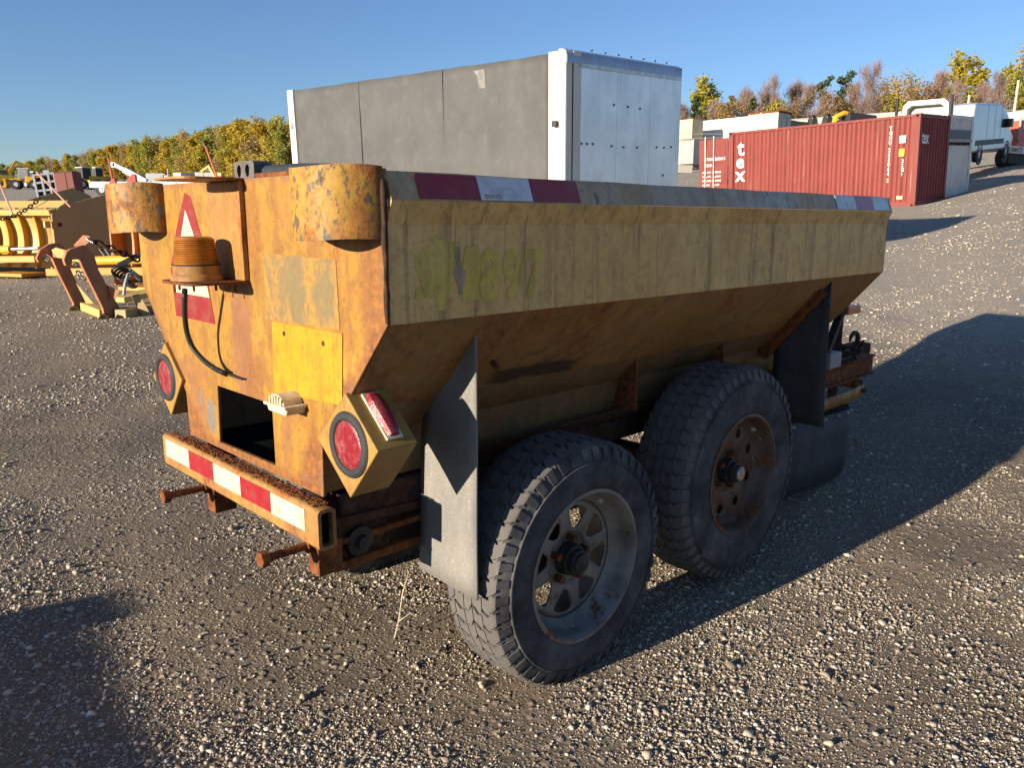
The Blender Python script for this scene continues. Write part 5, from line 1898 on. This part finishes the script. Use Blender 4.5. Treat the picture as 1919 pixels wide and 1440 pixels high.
# base arms running back to the right
MB().bar(at(225, 592, 8.55) - ho, at(320, 575, 9.3) - ho, .16, .13).build("base_arm", M['plate'], HF, bevel=.008)
MB().bar(at(215, 562, 9.0) - ho, at(300, 545, 9.6) - ho, .30, .06).build("base_plate", M['plow_pale'], HF, bevel=.006)
MB().prism(poly_at([(247, 555), (262, 552), (284, 592), (268, 598)], 8.7), (-.06, .10, 0)).build("side_stub", M['plate'], HF, bevel=.006)
MB().cyl(at(233, 582, 8.7) - ho, at(241, 584, 8.62) - ho, .03, 10).build("pin", M['rustdark'], HF)
cc = [at(168 + 92 * s, 449 + 38 * s, 8.55 + .15 * s) - ho for s in np.linspace(0, 1, 9)]
chain(cc, .028, .012, "chain_link", M['rustdark'], HF)
MB().cyl(at(164, 448, 8.6) - ho, at(177, 455, 8.55) - ho, .022, 10).build("shackle", M['steel'], HF, smooth=40)
for k in range(5):
    c = Vector(at(228 + 3 * k, 512 + 2 * k, 8.75 + .05 * k)) - ho
    MB().tube([c + Vector((.10 * math.cos(t) + .01 * k, .03 * math.sin(t * 2), .075 * math.sin(t) - .01 * k)) for t in np.linspace(.3, 5.4, 18)], .014, 6).build("hydraulic_hose", M['hose'], HF, smooth=60)
MB().tube([at(232, 553, 8.5) - ho, at(235, 530, 8.5) - ho, at(240, 514, 8.52) - ho, at(250, 512, 8.6) - ho, at(262, 525, 8.7) - ho], .017, 7).build("hydraulic_hose", M['cont_grey'], HF, smooth=60)
MB().bar(at(222, 498, 8.8) - ho, at(268, 474, 8.9) - ho, .06, .06).build("lift_arm", M['machine_dark'], HF, bevel=.006)
for k in range(5):
    c = at(146 + 4 * k, 512 + 6 * (k % 2) + k, 8.9) - ho
    MB().lathe([(.018, -.02), (.032, -.01), (.032, .01), (.018, .02)], c, (.2, -1, .3), 12, close=True).build("coil_fitting", M['steel'], HF, smooth=60)


# ---- distant machines
def excavator(label, px, py, depth, rz, mat, boom=True, s=1.0):
    p = at(px, py, depth)
    z0 = tz(p.x, p.y)
    t = thing("excavator", label, "excavator", (p.x, p.y, z0), rz)
    for y in (-1.0, .5):
        MB().prism([(-1.6, y, .15), (-1.3, y, 0), (1.3, y, 0), (1.6, y, .15), (1.6, y, .6), (1.3, y, .8), (-1.3, y, .8), (-1.6, y, .6)], (0, .55, 0)).build("track", M['machine_dark'], t)
    MB().box((-1.7, -1.1, .9), (1.2, 1.1, 1.9)).build("engine_house", mat, t, bevel=.08)
    c = MB().box((.0, -1.05, 1.9), (1.3, -.1, 3.0)).build("cab", mat, t, bevel=.06)
    MB().box((.1, -1.07, 2.1), (1.2, -1.055, 2.85)).build("cab_window", M['glass'], c)
    MB().bar((1.0, .3, 1.7), (2.6, .3, 4.3), .35, .45).build("boom", mat, t, bevel=.04)
    MB().bar((2.5, .3, 4.4), (4.6, .3, 3.3), .32, .40).build("boom", mat, t, bevel=.04)
    MB().bar((4.5, .3, 3.6), (4.2, .3, 1.4), .26, .32).build("stick", mat, t, bevel=.03)
    MB().cyl((2.4, .3, 3.4), (4.2, .3, 3.9), .08, 8).build("cylinder", M['steel'], t)
    MB().prism([(3.7, -.2, 1.5), (4.4, -.2, 1.5), (4.6, -.2, .9), (4.1, -.2, .5), (3.6, -.2, .8)], (0, 1.0, 0)).build("bucket", M['machine_dark'], t)
    t.scale = (s, s, s)
    return t


def loader(label, px, py, depth, rz, mat, s=1.0, cabcol='machine_dark'):
    p = at(px, py, depth)
    z0 = tz(p.x, p.y)
    t = thing("wheel_loader", label, "loader", (p.x, p.y, z0), rz)
    for x in (-1.3, 1.2):
        for y in (-1.0, 1.0):
            road_wheel(t, x, y, .7, .7, .5)
    MB().box((-2.4, -.8, .8), (-.2, .8, 1.9)).build("engine_hood", mat, t, bevel=.08)
    c = MB().box((-.6, -.7, 1.5), (.7, .7, 3.0)).build("cab", M[cabcol], t, bevel=.05)
    MB().box((-.75, -.8, 3.0), (.85, .8, 3.12)).build("cab_roof", M['cream_post'], c)
    MB().box((-.5, -.72, 2.0), (.6, -.705, 2.9)).build("cab_window", M['glass'], c)
    for y in (-.5, .5):
        MB().bar((.5, y, 1.5), (2.6, y, 1.3), .2, .3).build("lift_arm", mat, t, bevel=.03)
    MB().prism([(2.5, -1.3, .15), (3.6, -1.3, .1), (2.7, -1.3, .5), (2.6, -1.3, 1.3), (2.9, -1.3, 1.5), (2.4, -1.3, 1.5), (2.3, -1.3, .4)], (0, 2.6, 0)).build("bucket", mat, t)
    t.scale = (s, s, s)
    return t


excavator("yellow excavator with raised boom at far left edge", 2, 360, 115, math.radians(35), M['machine_yellow'], s=.85)
loader("pale yellow wheel loader with white roofed cab behind the plows", 50, 360, 100, math.radians(200), M['machine_yellow'], s=.8, cabcol='cont_grey')
loader("small yellow wheel loader left of the grey lattice frame", 68, 360, 112, math.radians(160), M['plow'], s=.7)
loader("bright yellow wheel loader right of the red oxide box", 162, 360, 100, math.radians(240), M['machine_yellow'], s=.85)
loader("bright yellow wheel loader just left of trailer's rounded corner", 184, 360, 104, math.radians(250), M['machine_yellow'], s=.85)
excavator("orange yellow excavator arm rising behind the trailer's beacon guard", 415, 345, 120, math.radians(160), M['machine_yellow'], s=.72)

# grey lattice frame and red oxide box
p = at(95, 365, 30)
GF = thing("lattice_frame", "tilted grey steel lattice frame beside the red oxide box", "frame", (p.x, p.y, tz(p.x, p.y)), rot=(0, math.radians(-6), 0))
hz_ = at(95, 325, 30).z - GF.location.z
for x in (-.40, -.12, .14, .36):
    MB().box((x - .04, 0, 0), (x + .04, .10, hz_)).build("upright", M['machine_grey'], GF, bevel=.005)
for k in range(6):
    MB().box((-.40, .012, .15 + k * (hz_ - .2) / 5), (.38, .09, .22 + k * (hz_ - .2) / 5)).build("cross_bar", M['machine_grey'], GF)
MB().box((-.42, .11, 0), (.38, .5, hz_ - .1)).build("back_plate", M['machine_dark'], GF)
MB().box((.36, -.03, hz_ - .65), (.44, .12, hz_ - .15)).build("red_latch", M['machine_red'], GF)
MB().box((-.02, .02, hz_), (.20, .10, hz_ + .12)).build("top_bracket", M['machine_grey'], GF)
MB().cyl((.09, .06, hz_ + .1), (.09, .06, hz_ + .32), .03, 8).build("top_pin", M['machine_dark'], GF)
p = at(128, 365, 29)
RO = thing("steel_box", "red oxide steel box standing behind the yellow plow", "box", (p.x, p.y, tz(p.x, p.y)), rot=(0, math.radians(-5), 0))
hz_ = at(128, 323, 29).z - RO.location.z
MB().box((-.31, 0, 0), (.36, .6, hz_)).build("box_body", M['brick_red'], RO, bevel=.015)
MB().box((.06, -.015, 0), (.10, -.001, hz_ - .02)).build("box_rib", M['brick_red'], RO)
MB().box((-.31, -.01, hz_ + .001), (.36, .5, hz_ + .025)).build("box_rim", M['machine_dark'], RO)

# crane truck with white boom
p = at(262, 352, 66)
CR = thing("crane_truck", "white truck crane with boom slanting up behind the trailer corner", "crane", (p.x, p.y, tz(p.x, p.y)), 0)
o = CR.location
MB().bar(at(275, 341, 66) - o, at(233, 318, 66) - o, .42, .46).build("boom", M['white'], CR, bevel=.03)
MB().bar(at(235, 319, 66) - o, at(212, 307, 66) - o, .30, .32).build("boom_tip", M['white'], CR, bevel=.03)
MB().box(at(211, 309, 66) - o - Vector((.15, .15, .2)), at(211, 309, 66) - o + Vector((.2, .15, .2))).build("boom_head", M['steel'], CR)
zt = (at(275, 341, 66) - o)
MB().box((zt.x - .6, -.8, .6), (zt.x + .6, .8, zt.z - .1)).build("turret", M['machine_red'], CR, bevel=.04)
MB().box((-3.5, -1.2, .6), (3.5, 1.2, 1.1)).build("carrier", M['white'], CR, bevel=.05)
MB().box((3.5, -1.2, .5), (5.2, 1.2, 1.25)).build("cab", M['white'], CR, bevel=.1)
for x in (-2.6, -1.4, 2.5, 4.2):
    for y in (-1.0, 1.0):
        road_wheel(CR, x, y, .5, .5, .3)

# red marker stakes
for (b, a, dep, lab) in (((214, 352), (202, 290), 20, "tall thin red stake above the trailer's left rounded corner"), ((414, 350), (381, 263), 17, "leaning red stake with black tip behind the trailer's beacon guard")):
    pa_, pb_ = at(*a, dep), at(*b, dep)
    d = (pb_ - pa_)
    g = Vector((pb_.x, pb_.y, tz(pb_.x, pb_.y)))
    sk_ = thing("marker_stake", lab, "stake", g)
    MB().cyl(pa_ + d * .12 - g, pb_ - g, .022, 8).build("stake_shaft", M['machine_red'] if dep > 18 else M['truckred'], sk_)
    MB().cyl(pa_ - g, pa_ + d * .12 - g, .024, 8).build("stake_tip", M['blackpaint'], sk_)
    MB().cyl(pb_ - g, Vector((0, 0, -.05)), .03, 8).build("stake_foot", M['machine_red'], sk_)
    MB().prism([(-.18, -.05, pb_.z - g.z - .02), (.10, -.05, pb_.z - g.z - .02), (.04, -.05, pb_.z - g.z + .22), (-.02, -.05, pb_.z - g.z + .22)], (0, .1, 0)).build("stake_bracket", M['machine_red'], sk_)
p = at(250, 340, 20)
RBk = thing("plow_bracket", "red bracket poking above the trailer's left rounded corner", "bracket", (p.x, p.y, tz(p.x, p.y)))
hz_ = p.z - RBk.location.z
MB().box((-.05, -.05, 0), (.05, .05, hz_ + .1)).build("post", M['machine_red'], RBk)
MB().prism([(-.14, -.06, hz_ - .1), (.08, -.06, hz_ - .1), (.08, -.06, hz_ + .16), (.02, -.06, hz_ + .18), (-.12, -.06, hz_ + .05)], (0, .1, 0)).build("lug", M['machine_red'], RBk)

# far vans and a pole, left of the box truck
for px, py, dep, lab, rz in ((350, 340, 150, "small white far van left of the leaning stake", 1.2), (398, 338, 125, "pale blue white van behind the leaning stake", .15), (300, 343, 160, "small white far truck above the beacon guard's left end", .2)):
    p = at(px, py, dep)
    t = thing("panel_van", lab, "van", (p.x, p.y, tz(p.x, p.y)), rz)
    MB().prism([(-2.3, -.9, .5), (-2.3, -.9, 2.2), (1.1, -.9, 2.2), (1.8, -.9, 1.4), (2.5, -.9, 1.2), (2.5, -.9, .5)], (0, 1.8, 0)).build("van_body", M['vanwhite'], t, bevel=.08)
    MB().box((.8, -.915, 1.4), (1.5, -.905, 1.9)).build("side_window", M['glass'], t)
    for x in (-1.5, 1.7):
        for y in (-.8, .8):
            road_wheel(t, x, y, .36, .36, .24)
p = at(314, 316, 110)
LP = thing("lamp_pole", "thin far lamp pole in front of the golden trees", "pole", (p.x, p.y, tz(p.x, p.y)))
h = p.z - LP.location.z
MB().cyl((0, 0, 0), (0, 0, h), .09, 8).build("pole_shaft", M['wood'], LP)
MB().cyl((1.2, 0, 0), (1.2, 0, h - .8), .08, 8).build("pole_stay", M['wood'], LP)
MB().box((-.5, -.1, h - 1.4), (-.1, .1, h - .9)).build("meter_box", M['white'], LP)

# unseen stand-in skip, added behind the camera to shade the lower-left gravel
SKP = thing("standin_skip", "unseen stand-in skip added behind the camera to cast the lower left shadow", "skip", (-3.86, .18, 0), math.atan2(SUN_DIR.y, SUN_DIR.x))
MB().box((-3.2, -2.6, .12), (0, -2.55, .665)).build("side_plate", M['orange'], SKP)
MB().box((-3.2, .45, .12), (0, .50, .665)).build("side_plate", M['orange'], SKP)
MB().box((-.05, -2.55, .12), (0, .45, .665)).build("end_plate", M['orange'], SKP)
MB().box((-3.2, -2.55, .12), (-3.15, .45, .665)).build("end_plate", M['orange'], SKP)
MB().box((-3.15, -2.55, .10), (-.05, .45, .14)).build("floor_plate", M['rust'], SKP)
MB().box((-.4, .25, .667), (-.05, .48, .70)).build("lifting_lug", M['orange'], SKP)
for y in (-2.3, .0):
    MB().box((-3.0, y - .08, 0), (-.2, y + .08, .10)).build("skid", M['rust'], SKP)
# ------------------------------------------------------------------ trees
def branchy(rs, h, r0, nl, spread, up=.55, depth=2, start=.18):
    """trunk and limbs as tapered tubes; returns mesh builder and branch tips"""
    mb = MB()
    tips = []
    pts = [Vector((0, 0, -.2))]
    for k in range(1, 7):
        pts.append(Vector((rs.uniform(-.02, .02) * h * k / 6, rs.uniform(-.02, .02) * h * k / 6, h * k / 6)))
    mb.tube(pts, [r0 * (1 - .85 * k / 6) for k in range(7)], 6)

    def grow(p, d, ln, r, lev):
        n = 3
        q = [p]
        for k in range(n):
            d = (d + Vector((rs.uniform(-.25, .25), rs.uniform(-.25, .25), rs.uniform(-.05, .25)))).normalized()
            q.append(q[-1] + d * ln / n)
        mb.tube(q, [r, r * .75, r * .5, r * .22], 4, caps=False)
        tips.extend(q[1:])
        if lev > 0:
            for _ in range(rs.randint(2, 4)):
                k = rs.randint(1, n)
                e = (d + Vector((rs.uniform(-1, 1), rs.uniform(-1, 1), rs.uniform(-.2, .8))) * .8).normalized()
                grow(q[k], e, ln * rs.uniform(.4, .65), r * .5, lev - 1)
    for j in range(nl):
        s = start + (1 - start) * (j + rs.random() * .6) / nl * .95
        p = pts[0].lerp(pts[-1], s)
        a = rs.uniform(0, 6.283)
        d = Vector((math.cos(a), math.sin(a), up + .7 * s)).normalized()
        grow(p, d, spread * (1.05 - .6 * s) * rs.uniform(.7, 1.15), r0 * .38 * (1.1 - s), depth)
    return mb, tips


def leaf_cloud(rs, pts, n, size, jitter, squash=1.0, sliver=False):
    P = np.array([tuple(p) for p in pts])
    r = np.random.RandomState(rs.randint(0, 10 ** 6))
    c = P[r.randint(0, len(P), n)] + r.normal(0, 1, (n, 3)) * np.array([jitter, jitter, jitter * squash])
    s = size * (.55 + r.rand(n) * .9)
    a = r.normal(0, 1, (n, 3))
    a /= np.linalg.norm(a, axis=1, keepdims=True)
    b = np.cross(a, r.normal(0, 1, (n, 3)))
    b /= np.linalg.norm(b, axis=1, keepdims=True)
    if sliver:
        a[:, 2] = np.abs(a[:, 2]) + .5
        a /= np.linalg.norm(a, axis=1, keepdims=True)
        v = np.stack([c - b * s[:, None] * .045, c + b * s[:, None] * .045, c + a * s[:, None] * 1.5], 1)
        f = np.arange(n * 3).reshape(n, 3)
    else:
        a, b = a * s[:, None], b * s[:, None] * .75
        v = np.stack([c - a, c - b, c + a * .9, c + b], 1)
        f = np.arange(n * 4).reshape(n, 4)
    return v.reshape(-1, 3), f


def make_kind(name, variants, leaf, builder):
    out = []
    for k in range(variants):
        rs = random.Random(hash_name(name) + k * 17)
        mb, (v, f) = builder(rs)
        me = bpy.data.meshes.new("trunk")
        me.from_pydata(mb.v, [], mb.f)
        me.materials.append(M['bark'])
        cm = np_mesh("crown", v, f)
        cm.materials.append(leaf)
        out.append((me, cm))
    return out


def hash_name(s):
    return sum((i + 1) * ord(c) for i, c in enumerate(s))


def b_full(h=1.0, sp=.26, n=4200, size=.019, jit=.036, start=.04):
    def f(rs):
        mb, tips = branchy(rs, 1.0, .018, 17, sp, .75, 2, start)
        # drop tips in a few random pockets so that sky shows through
        holes = [Vector((rs.uniform(-.2, .2), rs.uniform(-.2, .2), rs.uniform(.3, .95))) for _ in range(5)]
        tips = [t for t in tips if all((t - q).length > .07 for q in holes) and t.z > .08]
        return mb, leaf_cloud(rs, tips, n, size, jit)
    return f


def b_bare(n=4200, sp=.30):
    def f(rs):
        mb, tips = branchy(rs, .92, .016, 15, sp, .9, 3, .12)
        return mb, leaf_cloud(rs, [t for t in tips if t.z > .12], n, .06, .025, 1.4, True)
    return f


def b_conifer(rs):
    mb = MB()
    mb.tube([(0, 0, -.02), (0, 0, 1.0)], [.016, .003], 6)
    pts = []
    for k in range(46):
        s = .08 + .9 * k / 46
        rad = .20 * (1 - s) ** .85 * rs.uniform(.65, 1.2) + .012
        a = rs.uniform(0, 6.283)
        for j in range(6):
            t = (j + 1) / 6
            pts.append(Vector((math.cos(a) * rad * t, math.sin(a) * rad * t, s - .05 * t * (1 - s))))
        mb.tube([(0, 0, s), (math.cos(a) * rad, math.sin(a) * rad, s - .05 * (1 - s))], [.003, .001], 3, caps=False)
    return mb, leaf_cloud(rs, pts, 2300, .017, .014, .8)


def b_pine(rs):
    mb, tips = branchy(rs, 1.0, .018, 13, .22, .5, 2, .35)
    return mb, leaf_cloud(rs, [t for t in tips if t.z > .35], 2200, .017, .022, .6)


KIND = {
    'gold': make_kind('gold', 4, M['leaf_gold'], b_full()),
    'olive': make_kind('olive', 3, M['leaf_olive'], b_full(sp=.28)),
    'brown': make_kind('brown', 3, M['leaf_brown'], b_full(n=3000, size=.015, jit=.048)),
    'bare': make_kind('bare', 4, M['leaf_twig'], b_bare()),
    'rust': make_kind('rust', 3, M['leaf_rust'], b_full(n=2600, size=.013, sp=.30, jit=.05)),
    'yellow': make_kind('yellow', 2, M['leaf_yellow'], b_full(n=2300, sp=.30, start=.25)),
    'conifer': make_kind('conifer', 3, M['leaf_green'], b_conifer),
    'pine': make_kind('pine', 2, M['leaf_green'], b_pine),
}
WORDS = {'gold': 'golden', 'olive': 'olive green', 'brown': 'thinning tan', 'bare': 'bare purplish', 'rust': 'rust brown', 'yellow': 'bright yellow', 'conifer': 'dark pointed conifer', 'pine': 'dark green pine'}


def put_tree(kind, px, pytop, depth, label, group, wide=1.0, sink=0.0):
    p = at(px, pytop, depth)
    z0 = tz(p.x, p.y)
    h = max(3.0, p.z - z0)
    t = thing("tree", label, "tree", (p.x, p.y, z0 - sink), rng.uniform(0, 6.28), group)
    tm, cm = KIND[kind][rng.randrange(len(KIND[kind]))]
    for nm, me in (("trunk", tm), ("crown", cm)):
        o = bpy.data.objects.new(nm, me)
        COL.objects.link(o)
        o.parent = t
        w = h * wide * rng.uniform(.9, 1.12)
        o.scale = (w, w, h / 1.02)
    return t


ORD = ["first", "second", "third", "fourth", "fifth", "sixth", "seventh", "eighth", "ninth", "tenth", "eleventh", "twelfth", "thirteenth", "fourteenth", "fifteenth", "sixteenth", "seventeenth", "eighteenth", "nineteenth", "twentieth", "twenty-first", "twenty-second", "twenty-third", "twenty-fourth", "twenty-fifth", "twenty-sixth", "twenty-seventh", "twenty-eighth", "twenty-ninth", "thirtieth", "thirty-first", "thirty-second", "thirty-third", "thirty-fourth"]

# long golden tree line on the left, receding to the left edge; counted from the left edge
def tree_top(x):
    return np.interp(x, [-12, 30, 100, 200, 300, 420, 480, 545], [318, 310, 299, 279, 265, 247, 236, 237])


pat = ['gold', 'olive', 'olive', 'brown', 'gold', 'olive', 'brown', 'gold', 'gold', 'olive', 'brown', 'olive', 'gold', 'gold', 'brown']
for i in range(34):
    x = -12 + i * 17
    k = pat[i % 15]
    put_tree(k, x, tree_top(x) + rng.uniform(-7, 8), np.interp(x, [-12, 545], [320, 165]) + rng.uniform(-5, 5), "%s tree, %s from the left edge in the front row" % (WORDS[k], ORD[i]), "golden tree line on the left", rng.uniform(1.0, 1.4))
for i in range(26):
    x = -6 + i * 22
    k = pat[(i * 4 + 1) % 15]
    put_tree(k, x, tree_top(x) + rng.uniform(-1, 6), np.interp(x, [-12, 545], [338, 182]), "%s tree, %s from the left edge in the rear row" % (WORDS[k], ORD[i]), "golden tree line on the left", 1.5)

# mixed wood on the right
RT = [('rust', 1262, 205, 0), ('bare', 1284, 200, 0), ('conifer', 1306, 176, -4), ('olive', 1328, 163, 2), ('bare', 1345, 196, 0), ('rust', 1350, 205, -6), ('conifer', 1372, 175, 0), ('rust', 1385, 190, -4),
      ('bare', 1400, 170, 4), ('conifer', 1412, 178, -2), ('bare', 1428, 185, 0), ('conifer', 1437, 170, 2), ('bare', 1452, 160, 0), ('rust', 1470, 205, -6), ('bare', 1496, 158, 2), ('bare', 1515, 165, -3),
      ('pine', 1546, 152, 4), ('rust', 1560, 185, -5), ('pine', 1583, 143, 5), ('bare', 1600, 160, 0), ('bare', 1640, 136, 3), ('rust', 1655, 170, -4), ('brown', 1680, 155, 2), ('brown', 1712, 150, 0),
      ('rust', 1735, 165, -5), ('bare', 1760, 140, 3), ('yellow', 1795, 120, 6), ('yellow', 1828, 128, 2), ('bare', 1790, 165, -6), ('bare', 1845, 160, -3), ('conifer', 1883, 124, 3), ('olive', 1905, 135, 0), ('bare', 1870, 150, -5), ('brown', 1935, 84, 4)]
for i, (k, x, top, dd) in enumerate(RT):
    put_tree(k, x, top, 138 + dd * 2, "%s tree, %s from the truck in the right wood" % (WORDS[k], ORD[i]), "mixed wood on the right", {'bare': .95, 'conifer': 1.15, 'yellow': 1.0, 'pine': 1.0}.get(k, 1.0))
for i in range(15):
    x = 1264 + i * 46
    k = ['rust', 'bare', 'brown', 'bare', 'olive'][i % 5]
    put_tree(k, x, np.interp(x, [1265, 1600, 1919], [222, 192, 182]) + rng.uniform(-8, 8), 130, "low %s tree, %s from the truck along the wood's front" % (WORDS[k], ORD[i]), "low trees along the right wood", 1.5)
